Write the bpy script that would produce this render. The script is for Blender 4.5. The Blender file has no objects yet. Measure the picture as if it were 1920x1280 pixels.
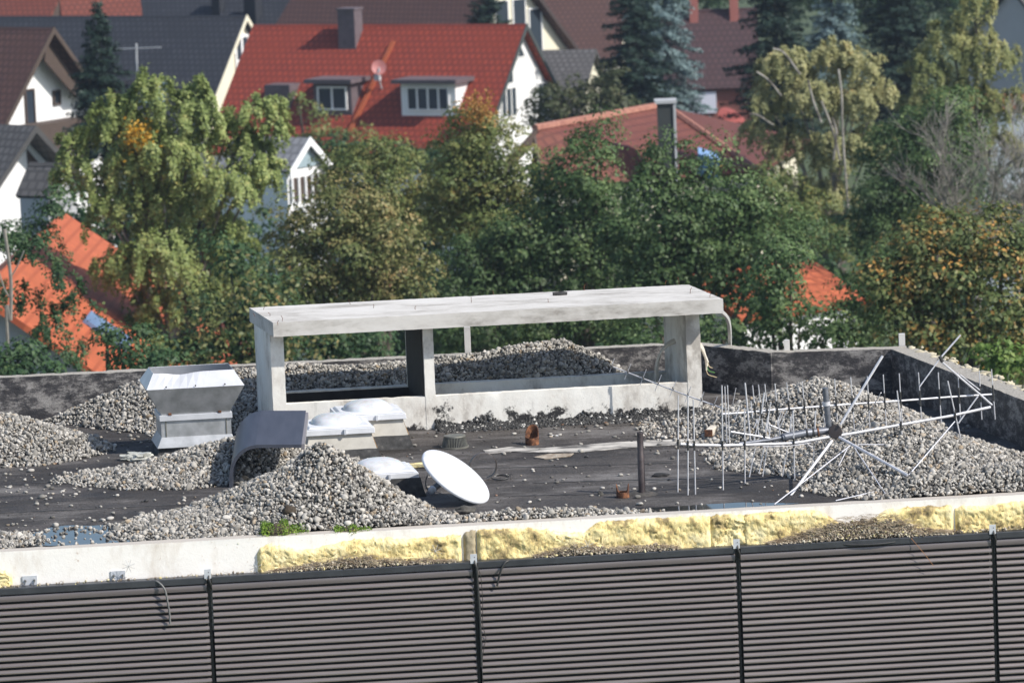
import bpy, bmesh, math, random
import numpy as np
from mathutils import Vector, Matrix, noise as mn
random.seed(4); rng = np.random.default_rng(4)
sc = bpy.context.scene; col = sc.collection
R = math.radians
# ------------------------------------------------------------------ camera
F, PITCH, ROLL, H = 9000.0, R(8.0), R(2.3), 8.65     # focal length in photo pixels, tilt, roll, height over the flat roof
cr, sr, cp, sp = math.cos(ROLL), math.sin(ROLL), math.cos(PITCH), math.sin(PITCH)
cd = bpy.data.cameras.new('camera'); cam = bpy.data.objects.new('camera', cd); col.objects.link(cam)
cam.matrix_world = Matrix(((cr, sr, 0, 0), (-sr*sp, cr*sp, -cp, 0), (-sr*cp, cr*cp, sp, H), (0, 0, 0, 1)))
cd.sensor_width = 36; cd.lens = 36*F/1920; cd.clip_start = 1; cd.clip_end = 3000
cd.dof.use_dof = True; cd.dof.focus_distance = 51.5; cd.dof.aperture_fstop = 3.6
sc.camera = cam
# ------------------------------------------------------------------ light
SUN = Vector((1.0, -.52, 1.0)).normalized()
w = bpy.data.worlds.new('World'); sc.world = w; w.use_nodes = True
sk = w.node_tree.nodes.new('ShaderNodeTexSky'); sk.sky_type = 'NISHITA'; sk.sun_disc = False
sk.sun_elevation = math.asin(SUN.z); sk.sun_rotation = math.atan2(SUN.x, SUN.y)
bg = w.node_tree.nodes['Background']; bg.inputs[1].default_value = .125
w.node_tree.links.new(sk.outputs[0], bg.inputs[0])
sl = bpy.data.lights.new('sun', 'SUN'); sl.energy = 4.4; sl.angle = R(.5); sl.color = (1, .945, .865)
so = bpy.data.objects.new('sun', sl); col.objects.link(so)
so.rotation_euler = SUN.to_track_quat('Z', 'Y').to_euler(); so.location = (40, 10, 60)
sc.view_settings.view_transform = 'Standard'; sc.view_settings.look = 'None'
sc.view_settings.exposure = .38; sc.view_settings.gamma = 1
sc.render.engine = 'CYCLES'
# ------------------------------------------------------------------ picture <-> place
def ray(px, py):
    x, y = px-960, py-640
    xu = x*cr-y*sr; yu = x*sr+y*cr
    return xu, F*cp-yu*sp, -F*sp-yu*cp
def P(px, py, z=0.):
    d = ray(px, py); t = (z-H)/d[2]; return Vector((d[0]*t, d[1]*t, z))
def PY(px, py, Y):
    d = ray(px, py); t = Y/d[1]; return Vector((d[0]*t, Y, H+d[2]*t))
GZ = -17.5
# ------------------------------------------------------------------ materials
def ramp(nt, fac, stops):
    n = nt.nodes.new('ShaderNodeValToRGB'); e = n.color_ramp.elements
    while len(e) < len(stops): e.new(.5)
    for k, (p, c) in enumerate(stops):
        e[k].position = p; e[k].color = (*c, 1) if len(c) == 3 else c
    nt.links.new(fac, n.inputs[0]); return n.outputs[0]
def mixc(nt, f, a, b):
    n = nt.nodes.new('ShaderNodeMix'); n.data_type = 'RGBA'
    for s, v in ((0, f), (6, a), (7, b)):
        if isinstance(v, (int, float)): n.inputs[s].default_value = v
        elif isinstance(v, tuple): n.inputs[s].default_value = (*v, 1)
        else: nt.links.new(v, n.inputs[s])
    return n.outputs[2]
def nz(nt, scale, detail=5, rough=.6, vec=None, stretch=None):
    tc = nt.nodes.new('ShaderNodeTexCoord'); n = nt.nodes.new('ShaderNodeTexNoise')
    n.inputs['Scale'].default_value = scale; n.inputs['Detail'].default_value = detail; n.inputs['Roughness'].default_value = rough
    v = tc.outputs['Object'] if vec is None else vec
    if stretch:
        m = nt.nodes.new('ShaderNodeMapping'); m.inputs['Scale'].default_value = stretch; nt.links.new(v, m.inputs[0]); v = m.outputs[0]
    nt.links.new(v, n.inputs[0]); return n.outputs[0]
def base(name):
    m = bpy.data.materials.new(name); m.use_nodes = True; nt = m.node_tree
    return m, nt, nt.nodes['Principled BSDF']
def bump(nt, b, h, strength=.3, dist=.02):
    n = nt.nodes.new('ShaderNodeBump'); n.inputs['Strength'].default_value = strength; n.inputs['Distance'].default_value = dist
    nt.links.new(h, n.inputs['Height']); nt.links.new(n.outputs[0], b.inputs['Normal'])
def M(name, stops, scale=6., rough=.8, bmp=.2, bd=.01, metal=0., detail=6, stretch=None, nr=.6):
    m, nt, b = base(name)
    f = nz(nt, scale, detail, nr, stretch=stretch)
    if len(stops) == 1: b.inputs['Base Color'].default_value = (*stops[0][1], 1)
    else: nt.links.new(ramp(nt, f, stops), b.inputs['Base Color'])
    b.inputs['Roughness'].default_value = rough; b.inputs['Metallic'].default_value = metal
    if bmp: bump(nt, b, f, bmp, bd)
    return m
def island(name, stops, rough=.85, patch=None, trans=0., pscale=.6):
    m, nt, b = base(name); g = nt.nodes.new('ShaderNodeNewGeometry')
    fac = g.outputs['Random Per Island']
    if trans:      # leaves: most of the variation runs from clump to clump, less from leaf to leaf
        n1 = nz(nt, 1.7, 2, .5); mr = nt.nodes.new('ShaderNodeMapRange'); nt.links.new(n1, mr.inputs[0]); mr.inputs[1].default_value = .30; mr.inputs[2].default_value = .70
        mx = nt.nodes.new('ShaderNodeMix'); mx.inputs[0].default_value = .50; nt.links.new(fac, mx.inputs[2]); nt.links.new(mr.outputs[0], mx.inputs[3]); fac = mx.outputs[0]
    c = ramp(nt, fac, stops)
    if patch:
        f = nz(nt, pscale, 2); f = ramp(nt, f, [(.42, (0, 0, 0)), (.62, (1, 1, 1))]); c = mixc(nt, f, c, mixc(nt, .6, c, patch))
    b.inputs['Roughness'].default_value = rough
    if trans:
        out = nt.nodes['Material Output']; d = nt.nodes.new('ShaderNodeBsdfDiffuse'); t = nt.nodes.new('ShaderNodeBsdfTranslucent'); x = nt.nodes.new('ShaderNodeMixShader')
        nt.links.new(c, d.inputs[0]); nt.links.new(c, t.inputs[0]); x.inputs[0].default_value = trans
        nt.links.new(d.outputs[0], x.inputs[1]); nt.links.new(t.outputs[0], x.inputs[2]); gl = nt.nodes.new('ShaderNodeBsdfGlossy'); gl.inputs['Roughness'].default_value = .5; x2 = nt.nodes.new('ShaderNodeMixShader'); x2.inputs[0].default_value = .018
        nt.links.new(x.outputs[0], x2.inputs[1]); nt.links.new(gl.outputs[0], x2.inputs[2]); nt.links.new(x2.outputs[0], out.inputs[0]); nt.nodes.remove(b)
    else: nt.links.new(c, b.inputs['Base Color'])
    return m
def g(v, t=0.): return (v*(1+t), v, v*(1-t))
# ------------------------------------------------------------------ mesh builder
class MB:
    def __init__(s): s.v = []; s.f = []; s.uv = {}
    def add(s, vs, fs):
        o = len(s.v); s.v += [tuple(v) for v in vs]; s.f += [tuple(i+o for i in f) for f in fs]; return s
    def box(s, c, ux, uy, uz):      # half vectors
        c, ux, uy, uz = map(Vector, (c, ux, uy, uz))
        vs = [c+ux*a+uy*b+uz*d for a in (-1, 1) for b in (-1, 1) for d in (-1, 1)]
        return s.add(vs, [(0, 1, 3, 2), (4, 6, 7, 5), (0, 4, 5, 1), (2, 3, 7, 6), (0, 2, 6, 4), (1, 5, 7, 3)])
    def bb(s, x0, x1, y0, y1, z0, z1):
        return s.box(((x0+x1)/2, (y0+y1)/2, (z0+z1)/2), ((x1-x0)/2, 0, 0), (0, (y1-y0)/2, 0), (0, 0, (z1-z0)/2))
    def prism(s, poly, ext):        # closed polygon pushed along a vector
        n = len(poly); e = Vector(ext); a = [Vector(p) for p in poly]
        return s.add(a+[p+e for p in a], [tuple(range(n))[::-1], tuple(range(n, 2*n))]+[(i, (i+1) % n, (i+1) % n+n, i+n) for i in range(n)])
    def frustum(s, lo, hi, cap=True):
        n = len(lo); f = [(i, (i+1) % n, (i+1) % n+n, i+n) for i in range(n)]
        if cap: f += [tuple(range(n))[::-1], tuple(range(n, 2*n))]
        return s.add(list(lo)+list(hi), f)
    def tube(s, pts, r, seg=8, caps=True):
        pts = [Vector(p) for p in pts]; n = len(pts); rs = r if isinstance(r, (list, tuple)) else [r]*n
        vs = []; up = None
        for i, p in enumerate(pts):
            t = (pts[min(i+1, n-1)]-pts[max(i-1, 0)])
            if t.length < 1e-9: t = Vector((0, 0, 1))
            t.normalize()
            if up is None: up = t.orthogonal().normalized()
            else:
                up = up-t*up.dot(t); up = up.normalized() if up.length > 1e-6 else t.orthogonal().normalized()
            b = t.cross(up)
            vs += [p+(up*math.cos(2*math.pi*k/seg)+b*math.sin(2*math.pi*k/seg))*rs[i] for k in range(seg)]
        fs = [(i*seg+k, i*seg+(k+1) % seg, (i+1)*seg+(k+1) % seg, (i+1)*seg+k) for i in range(n-1) for k in range(seg)]
        if caps: fs += [tuple(range(seg))[::-1], tuple(range((n-1)*seg, n*seg))]
        return s.add(vs, fs)
    def lathe(s, c, prof, seg=32, ax=(0, 0, 1), close=False):      # profile (radius, height)
        c = Vector(c); z = Vector(ax).normalized(); x = z.orthogonal().normalized(); y = z.cross(x)
        vs = [c+z*h+(x*math.cos(2*math.pi*k/seg)+y*math.sin(2*math.pi*k/seg))*r for r, h in prof for k in range(seg)]
        n = len(prof)
        fs = [(i*seg+k, i*seg+(k+1) % seg, (i+1)*seg+(k+1) % seg, (i+1)*seg+k) for i in range(n-1) for k in range(seg)]
        if close: fs += [((n-1)*seg+k, (n-1)*seg+(k+1) % seg, (k+1) % seg, k) for k in range(seg)]
        return s.add(vs, fs)
def wl(o):
    v = Vector((0, 0, 0))
    while o is not None: v += o.location; o = o.parent
    return v
def tag(o, label=None, cat=None, group=None, kind=None):
    if label: o['label'] = label
    if cat: o['category'] = cat
    if group: o['group'] = group
    if kind: o['kind'] = kind
    return o
def link(name, me, m, parent=None, origin=None):
    o = bpy.data.objects.new(name, me); col.objects.link(o)
    if m: me.materials.append(m)
    org = wl(parent) if parent else Vector(origin or (0, 0, 0))
    if org.length: me.transform(Matrix.Translation(-org))
    if parent: o.parent = parent
    else: o.location = org
    return o
def obj(name, mb, m, parent=None, origin=None, smooth=None, bevel=0, fixn=True):
    me = bpy.data.meshes.new(name); me.from_pydata(mb.v, [], mb.f)
    if fixn:
        bm = bmesh.new(); bm.from_mesh(me); bmesh.ops.recalc_face_normals(bm, faces=bm.faces); bm.to_mesh(me); bm.free()
    if smooth:
        me.polygons.foreach_set('use_smooth', [True]*len(me.polygons)); me.set_sharp_from_angle(angle=R(smooth))
    o = link(name, me, m, parent, origin)
    if bevel:
        b = o.modifiers.new('b', 'BEVEL'); b.width = bevel; b.segments = 2; b.limit_method = 'ANGLE'
    return o
def empty(name, loc, label, cat, group=None):
    o = bpy.data.objects.new(name, None); col.objects.link(o); o.location = loc; o.empty_display_size = .2
    return tag(o, label, cat, group)
def rough(name, mb, m, parent=None, origin=None, size=.08, amp=.006, freq=15., keep=None):   # chipped concrete
    me = bpy.data.meshes.new(name); me.from_pydata(mb.v, [], mb.f)
    bm = bmesh.new(); bm.from_mesh(me); bmesh.ops.recalc_face_normals(bm, faces=bm.faces)
    for it in range(7):
        es = [e for e in bm.edges if e.calc_length() > size*1.6]
        if not es: break
        bmesh.ops.subdivide_edges(bm, edges=es, cuts=1, use_grid_fill=True)
    bmesh.ops.triangulate(bm, faces=[f for f in bm.faces if len(f.verts) > 4])
    bm.normal_update()
    for v in bm.verts:
        sharp = len([e for e in v.link_edges if e.calc_face_angle(0) > .7])
        k = 1
        d = mn.noise(v.co*freq)*amp*k + mn.noise(v.co*freq*3.1)*amp*.5*k
        if sharp: d -= amp*6*max(0, mn.noise(v.co*freq*.5+Vector((9, 2, 4)))-.33)
        v.co += v.normal*d
    bm.to_mesh(me); bm.free()
    me.polygons.foreach_set('use_smooth', [True]*len(me.polygons)); me.set_sharp_from_angle(angle=R(40))
    return link(name, me, m, parent, origin)
def npmesh(name, V, Fc, m, parent=None, origin=None, smooth=False):
    me = bpy.data.meshes.new(name); n = Fc.shape[1]
    org = wl(parent) if parent else Vector(origin or (0, 0, 0))
    V = V-np.array(org)
    me.vertices.add(len(V)); me.vertices.foreach_set('co', V.astype(np.float32).ravel())
    me.loops.add(Fc.size); me.loops.foreach_set('vertex_index', Fc.astype(np.int32).ravel())
    me.polygons.add(len(Fc)); me.polygons.foreach_set('loop_start', np.arange(0, Fc.size, n, dtype=np.int32))
    if smooth: me.polygons.foreach_set('use_smooth', np.ones(len(Fc), dtype=bool))
    me.update(); me.validate()
    o = bpy.data.objects.new(name, me); col.objects.link(o); me.materials.append(m)
    if parent: o.parent = parent
    else: o.location = org
    return o
# ================================================================== THE ROOF BUILDING
U = Vector((.9960, .0898, 0)); V = Vector((-.236, .972, 0)); Z = Vector((0, 0, 1))
FL = Vector((-5.24, 47.61, 0))
def front(s, out=0., z=0.): return FL+U*s+Vector((.0898, -.996, 0))*out+Z*z       # point along the front edge
def sx(px):                       # front-edge coordinate of a picture column
    a = PY(px, 1020-(px-960)*.056, 48.0); return (a.x-FL.x)/U.x
PH = .53                          # parapet height
DECKN = [(.0, (.020, .019, .020)), (.40, (.034, .032, .034)), (.56, (.050, .048, .052)), (.72, (.085, .084, .092)), (1, (.16, .16, .17))]
def mat_deck():
    m, nt, b = base('roof_felt')
    a = nz(nt, 1.3, 14, .80, stretch=(.45, 1, 1)); c = nz(nt, 34, 5, .75); b.inputs['Specular IOR Level'].default_value = .25
    col1 = ramp(nt, a, [(.40, (.026, .021, .019)), (.47, (.058, .049, .044)), (.52, (.098, .086, .079)), (.56, (.17, .158, .152)), (.63, (.25, .238, .23))])
    col2 = ramp(nt, c, [(.40, (.018, .016, .016)), (.50, (.050, .046, .045)), (.60, (.13, .125, .12))])
    cc = mixc(nt, .42, col1, col2)
    sp_ = nz(nt, 85, 2, .5); cc = mixc(nt, ramp(nt, sp_, [(.66, (0, 0, 0)), (.70, (1, 1, 1))]), cc, (.22, .21, .20))
    wet = nz(nt, .55, 8, .72, stretch=(.5, 1, 1)); cc = mixc(nt, ramp(nt, wet, [(.44, (1, 1, 1)), (.54, (0, 0, 0))]), cc, mixc(nt, .62, cc, (.016, .014, .013)))
    nt.links.new(cc, b.inputs['Base Color'])
    rr = ramp(nt, a, [(.4, g(.6)), (.6, g(.9))]); nt.links.new(rr, b.inputs['Roughness'])
    bump(nt, b, c, .55, .02); return m
m_deck = mat_deck()
m_gravel_bed = M('gravel_bed', [(.3, g(.03, .05)), (.7, g(.09, .08))], 40, .95, .6)
m_stone = island('river_gravel', [(0, (.095, .09, .082)), (.15, (.175, .165, .148)), (.4, (.27, .255, .228)), (.7, (.365, .345, .31)), (.9, (.49, .465, .425)), (.965, (.32, .25, .17)), (1, (.12, .10, .08))], .8)
def surf(px, py, up=0.):      # where the line of sight through a picture point meets the gravel or the felt
    for Yq in np.arange(47.9, 58, .02):
        q = PY(px, py, float(Yq))
        if q.z <= max(0., float(hmax(np.array([q.x]), np.array([q.y]), range(16))[0])): return q+Z*up
    return P(px, py)
def mat_white_band():
    m, nt, b = base('painted_concrete')
    a = nz(nt, 3.5, 8, .7, stretch=(1, 1, .35)); c = nz(nt, 26, 6, .7)
    cc = ramp(nt, a, [(.25, (.52, .46, .40)), (.38, (.74, .69, .63)), (.50, (.86, .83, .79)), (1, (.88, .87, .84))])
    cc = mixc(nt, ramp(nt, c, [(.62, (0, 0, 0)), (.72, (1, 1, 1))]), cc, (.55, .44, .36))
    ge = nt.nodes.new('ShaderNodeNewGeometry'); s = nt.nodes.new('ShaderNodeSeparateXYZ'); nt.links.new(ge.outputs['Normal'], s.inputs[0])
    cc = mixc(nt, ramp(nt, s.outputs[2], [(.5, (0, 0, 0)), (.8, (1, 1, 1))]), cc, (.46, .42, .37))
    nt.links.new(cc, b.inputs['Base Color']); b.inputs['Roughness'].default_value = .85; bump(nt, b, c, .3, .01); return m
m_band = mat_white_band()
def mat_tarwall():
    m, nt, b = base('tarred_parapet')
    a = nz(nt, 6.5, 14, .82, stretch=(.6, .6, 1.1)); c = nz(nt, 45, 6, .75)
    cc = ramp(nt, a, [(.38, (.016, .016, .020)), (.46, (.035, .033, .037)), (.505, (.075, .07, .07)), (.53, (.17, .16, .155)), (.60, (.30, .285, .27))])
    cc = mixc(nt, ramp(nt, c, [(.60, (0, 0, 0)), (.72, (1, 1, 1))]), cc, (.16, .13, .11))
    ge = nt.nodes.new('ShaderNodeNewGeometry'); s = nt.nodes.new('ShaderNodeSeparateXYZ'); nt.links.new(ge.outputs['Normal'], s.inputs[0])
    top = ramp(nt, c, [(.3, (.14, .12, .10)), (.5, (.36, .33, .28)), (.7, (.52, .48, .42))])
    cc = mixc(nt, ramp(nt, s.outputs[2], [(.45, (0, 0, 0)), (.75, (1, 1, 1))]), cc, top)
    nt.links.new(cc, b.inputs['Base Color']); b.inputs['Roughness'].default_value = .6; bump(nt, b, c, .6, .02); return m
m_tarwall = mat_tarwall()
bld = empty('office_building', front(5.2, 0, GZ), 'flat roofed building in the foreground with dark louvre cladding and gravel heaps on its roof', 'building')
B1 = P(1292, 645, PH); C1 = P(1445, 660, PH); C2 = P(1668, 653, PH); R1 = P(1920, 750, PH)
B0 = P(30, 707, PH); bd = (B1-B0); bd.z = 0; bd.normalize(); B0 = B0-bd*2.6
rdir = (R1-C2).normalized(); RF = C2+rdir*((C2.y-49.0)/-rdir.y)
def flat(p, z=0.): return Vector((p.x, p.y, z))
deck_poly = [front(-2.5, -.1, 0), front(12.9, -.1, 0), flat(RF)+Vector((.3, 0, 0)), flat(C2)+Vector((.2, .2, 0)), flat(C1)+Vector((0, .2, 0)), flat(B1)+Vector((0, .2, 0)), flat(B0)+Vector((0, .2, 0))]
obj('roof_deck', MB().prism([p-Z*.4 for p in deck_poly], Z*.4), m_deck, bld)
def wall_seg(mb, a, b, th, z0, z1, side):    # vertical wall with its inner face on a-b, thickness away from the roof
    a, b = flat(a), flat(b); d = (b-a).normalized(); n = Vector((-d.y, d.x, 0))*side
    mb.prism([a+Z*z0, b+Z*z0, b+n*th+Z*z0, a+n*th+Z*z0], Z*(z1-z0))
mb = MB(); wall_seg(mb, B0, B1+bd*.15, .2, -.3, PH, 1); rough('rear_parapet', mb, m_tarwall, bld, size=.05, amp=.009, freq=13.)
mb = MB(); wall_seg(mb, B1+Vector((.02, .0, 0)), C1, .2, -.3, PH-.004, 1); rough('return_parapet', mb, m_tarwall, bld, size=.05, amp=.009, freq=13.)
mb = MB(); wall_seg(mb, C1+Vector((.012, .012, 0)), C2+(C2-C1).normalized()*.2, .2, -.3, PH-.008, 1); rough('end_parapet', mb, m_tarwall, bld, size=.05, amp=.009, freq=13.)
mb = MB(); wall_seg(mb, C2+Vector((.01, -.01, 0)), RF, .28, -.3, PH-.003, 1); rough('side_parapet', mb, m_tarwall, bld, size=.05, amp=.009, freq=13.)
# lumps of old mortar and foam left on the outer edge of the side parapet
m_lump = M('old_mortar', [(.3, (.30, .27, .20)), (.6, (.50, .45, .33)), (.8, (.58, .52, .38))], 18, .95, .5)
mb = MB(); nrm = Vector((-rdir.y, rdir.x, 0))
for k in range(420):
    t = random.random()*8; p = C2+rdir*t+nrm*random.uniform(.20, .36)+Z*(random.uniform(-.07, .0)+.02*mn.noise(Vector((t*3, 0, 0))))
    r = random.choice((.02, .03, .045, .06))*(.6+.5*random.random()); q = Vector((random.uniform(.7, 1.5), 1, random.uniform(.5, .8)))
    bm = bmesh.new(); bmesh.ops.create_icosphere(bm, subdivisions=1, radius=r)
    mb.add([p+Vector((v.co.x*q.x, v.co.y, v.co.z*q.z))+Vector((random.gauss(0, r*.15),)*3) for v in bm.verts], [[v.index for v in f.verts] for f in bm.faces]); bm.free()
obj('mortar_lumps', mb, m_lump, bld, smooth=60)['kind'] = 'stuff'
# front parapet and lower wall
ZC = PY(0, 1103, (front(0, .13)).y).z            # top of the louvre cap
mb = MB(); mb.prism([front(-2.5, 0, -.9), front(12.9, 0, -.9), front(12.9, -.17, -.9), front(-2.5, -.17, -.9)], Z*(.9+.03))
rough('front_parapet', mb, m_band, bld, size=.06, amp=.004)
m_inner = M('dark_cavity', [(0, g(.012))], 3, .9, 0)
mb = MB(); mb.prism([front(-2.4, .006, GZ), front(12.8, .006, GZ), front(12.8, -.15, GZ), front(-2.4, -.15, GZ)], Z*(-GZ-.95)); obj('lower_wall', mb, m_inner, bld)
mb = MB(); mb.prism([front(-2.4, -.2, GZ), front(12.8, -.2, GZ), flat(RF, GZ), flat(C2, GZ), flat(C1, GZ), flat(B1, GZ), flat(B0, GZ)], Z*(-GZ-.45))
obj('side_wall', mb, M('render_wall', [(.3, g(.45)), (.7, g(.6))], 2), bld)
# louvre cladding: five bays of slats
m_slat = M('anodised_slat', [(.3, (.160, .138, .140)), (.6, (.195, .170, .168)), (.8, (.24, .210, .200))], 3.5, .40, .05, .002, .3, stretch=(.3, 1, 6))
m_lip_sheen = M('slat_lip_sheen', [(.3, (.24, .20, .175)), (.7, (.33, .285, .25))], 4, .5, .05, .002, .1, stretch=(.5, 1, 4))  # tan strips along the slat edges: warm reflected sheen put into colour
m_cap = M('cap_profile', [(.3, (.055, .058, .066)), (.7, (.085, .09, .10))], 5, .42, .05, .002, .5)
m_rail = M('black_rail', [(0, g(.012))], 5, .5, 0)
seams = [sx(-97), sx(392), sx(887), sx(1381), sx(1867), sx(2360)]
PITCHZ = .0672
for i in range(5):
    a, b = seams[i]+.028, seams[i+1]-.028
    root = MB()
    zc = ZC
    root.prism([front(a, .02, zc), front(a, .135, zc), front(a, .142, zc-.006), front(a, .142, zc-.066), front(a, .10, zc-.070), front(a, .02, zc-.070)], U*(b-a))
    root2 = MB()
    zz = zc-.072
    root2.prism([front(a, .085, zz), front(a, .128, zz-.008), front(a, .136, zz-.030), front(a, .128, zz-.068), front(a, .085, zz-.070)], U*(b-a))
    zz -= .100
    for k in range(60):
        a2, b2 = a, b
        root2.prism([front(a2, .108, zz+.004), front(a2, .118, zz), front(a2, .130, zz-.010), front(a2, .1345, zz-.026), front(a2, .1300, zz-.0355), front(a2, .119, zz-.034), front(a2, .110, zz-.004)], U*(b2-a2))
        zz -= PITCHZ
    lip = MB(); z3 = zc-.072-.100
    for k in range(60):
        lip.prism([front(a, .1318, z3-.0275), front(a, .1362, z3-.0265), front(a, .1330, z3-.0362), front(a, .1290, z3-.0362)], U*(b-a)); z3 -= PITCHZ
    pn = obj('louvre_panel', root2, m_slat, bld, smooth=35)
    obj('lip_sheen_strips', lip, m_lip_sheen, pn)
    obj('cap_profile', root, m_cap, pn, bevel=.002)
    mb = MB(); mb.prism([front(a+.005, .03, zz), front(b-.005, .03, zz), front(b-.005, .012, zz), front(a+.005, .012, zz)], Z*(ZC-.075-zz)); obj('backing_sheet', mb, m_rail, pn)
    ends = MB()
    for k in range(60):        # bent slat ends seen beside the joint
        z0 = ZC-.172-PITCHZ*k
        ends.prism([front(b-.002, .10, z0), front(b-.002, .112, z0-.004), front(b-.002, .118, z0-.03), front(b-.002, .10, z0-.05)], U*.012)
    obj('slat_ends', ends, m_slat, pn)
for i in range(6):
    s = seams[i]; mb = MB()
    mb.prism([front(s-.020, .085, GZ*.24), front(s+.014, .085, GZ*.24), front(s+.014, .03, GZ*.24), front(s-.020, .03, GZ*.24)], Z*(ZC-.04-GZ*.24)); obj('support_rail', mb, m_rail, bld, bevel=.003)
m_zinc = M('zinc_bracket', [(.3, (.55, .57, .62)), (.7, (.68, .70, .74))], 20, .5, .05, .002, .35)
for i in range(1, 5):
    s = seams[i]-.012; mb = MB()
    mb.prism([front(s-.034, .150, ZC-.015), front(s+.034, .150, ZC-.015), front(s+.034, .146, ZC-.015), front(s-.034, .146, ZC-.015)], Z*.098)
    mb.prism([front(s-.034, .146, ZC+.004), front(s+.034, .146, ZC+.004), front(s+.034, .0, ZC+.004), front(s-.034, .0, ZC+.004)], Z*.004)
    br = obj('bracket', mb, m_zinc, bld, bevel=.001)
    mb = MB(); mb.lathe(front(s+.01, .150, ZC+.05), [(.0, .004), (.004, .004), (.005, 0)], 8, (.09, -1, 0)); obj('screw', mb, m_rail, br)
for px in (62, 225):
    s = sx(px); mb = MB(); zt = PY(px, 1078-(px-62)*.055, front(s).y).z
    mb.prism([front(s-.074, .012, zt-.11), front(s+.074, .012, zt-.11), front(s+.074, .003, zt-.11), front(s-.074, .003, zt-.11)], Z*.11)
    mb.prism([front(s-.074, .09, zt-.114), front(s+.074, .09, zt-.114), front(s+.074, .012, zt-.114), front(s-.074, .012, zt-.114)], Z*.006)
    br = obj('angle_plate', mb, m_zinc, bld, bevel=.001)
    mb = MB()
    for q in (-.045, .045): mb.tube([front(s+q, .012, zt-.045), front(s+q, .045, zt-.047)], .012, 6); mb.tube([front(s+q, .013, zt-.06), front(s+q-.01, .02, zt-.09)], .006, 5)
    obj('bolt', mb, M('bolt_steel', [(0, g(.3))], 4, .4, 0, 0, .8), br)
# yellow insulation left on the front parapet
def mat_foam():
    m, nt, b = base('yellow_insulation'); a = nz(nt, 3.2, 6, .65); c = nz(nt, 30, 6, .7, stretch=(1, 1, .5))
    cc = ramp(nt, a, [(.36, (.22, .17, .09)), (.43, (.46, .36, .17)), (.47, (.82, .67, .31)), (.60, (.87, .75, .42)), (.76, (.90, .83, .58))])
    cc = mixc(nt, ramp(nt, c, [(.35, (1, 1, 1)), (.48, (0, 0, 0))]), cc, (.62, .46, .18))
    nt.links.new(cc, b.inputs['Base Color']); b.inputs['Roughness'].default_value = .95; bump(nt, b, c, .8, .02); return m
m_foam = mat_foam()
m_foamdirty = M('weathered_insulation', [(.3, (.24, .20, .13)), (.6, (.40, .34, .23)), (.8, (.50, .44, .30))], 14, .95, .6)
def top_px(px): return 1041-px*.0568
def foam(name, prof, m, th=.045, amp=.020, bottom=None):    # prof: (px, picture row of its upper edge)
    xs = np.arange(prof[0][0], prof[-1][0]+.01, 3.0); top = np.interp(xs, [p[0] for p in prof], [p[1] for p in prof])
    n, rows = len(xs), 20; vs = []; fs = []
    for i, px in enumerate(xs):
        s = sx(px); zt = min(.058, PY(px, top[i]+mn.noise(Vector((px*.05, 0, 0)))*4+mn.noise(Vector((px*.16, 4, 0)))*2.5+mn.noise(Vector((px*.5, 9, 0)))*2, front(s).y).z); zb = ZC-.03
        for k in range(rows):
            f = k/(rows-1); z = zt+(zb-zt)*f
            q = Vector((s*7, z*9, 3.1)); e = min(1, min(i, n-1-i)/2.)*min(1, k/2.5)
            d = th*(.35+.65*e)+amp*e*(mn.noise(q)*1.0+1.1*abs(mn.noise(q*2.3))-.8*abs(mn.noise(q*4.9+Vector((3, 3, 3))))+.5*mn.noise(q*10))
            if e < .01: d = .002
            vs.append(front(s, max(.003, min(.105, d)), z))
        if i:
            for k in range(rows-1):
                o = (i-1)*rows+k; fs.append((o, o+1, o+rows+1, o+rows))
    mb = MB(); mb.add(vs, fs); return obj(name, mb, m, bld, smooth=50)
foam('insulation_batt', [(-60, 1064), (0, 1063), (20, 1068), (32, 1085)], m_foam)
foam('insulation_batt', [(484, 1036), (490, 1026), (505, 1019), (530, 1021), (562, 1030), (600, 1026), (640, 1014), (700, 1008), (760, 1009), (866, 1002)], m_foam)
foam('insulation_patch', [(869, 1002), (872, 996), (893, 992)], m_foamdirty, .04, .012)
foam('insulation_batt', [(894, 996), (900, 992), (1000, 989), (1050, 995), (1096, 999), (1110, 985), (1125, 977), (1290, 967), (1335, 966)], m_foam)
foam('insulation_batt', [(1334, 968), (1345, 964), (1400, 964), (1412, 966)], m_foam, .03, .03)
foam('insulation_batt', [(1395, 966), (1412, 961), (1520, 955), (1545, 958), (1562, 968), (1585, 984)], m_foam)
foam('insulation_batt', [(1640, 978), (1655, 962), (1680, 952), (1780, 946), (1798, 950)], m_foam)
foam('insulation_batt', [(1799, 952), (1815, 946), (1850, 948), (1925, 938), (2010, 934)], m_foam, .045)
m_wire = M('galvanised_wire', [(0, g(.55))], 4, .4, 0, 0, .7)
for px, py in ((245, 1058), (480, 1060), (815, 1030), (1100, 1020)):
    s = sx(px); zc = PY(px, py, front(s).y).z; mb = MB()
    for a in (20, 65, 110, 155):
        ca, sa = math.cos(R(a))*.07, math.sin(R(a))*.07
        mb.tube([front(s-ca, .075, zc-sa), front(s, .088, zc), front(s+ca, .075, zc+sa)], .0022, 5)
    obj('wire_clip', mb, m_wire, bld)
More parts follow.
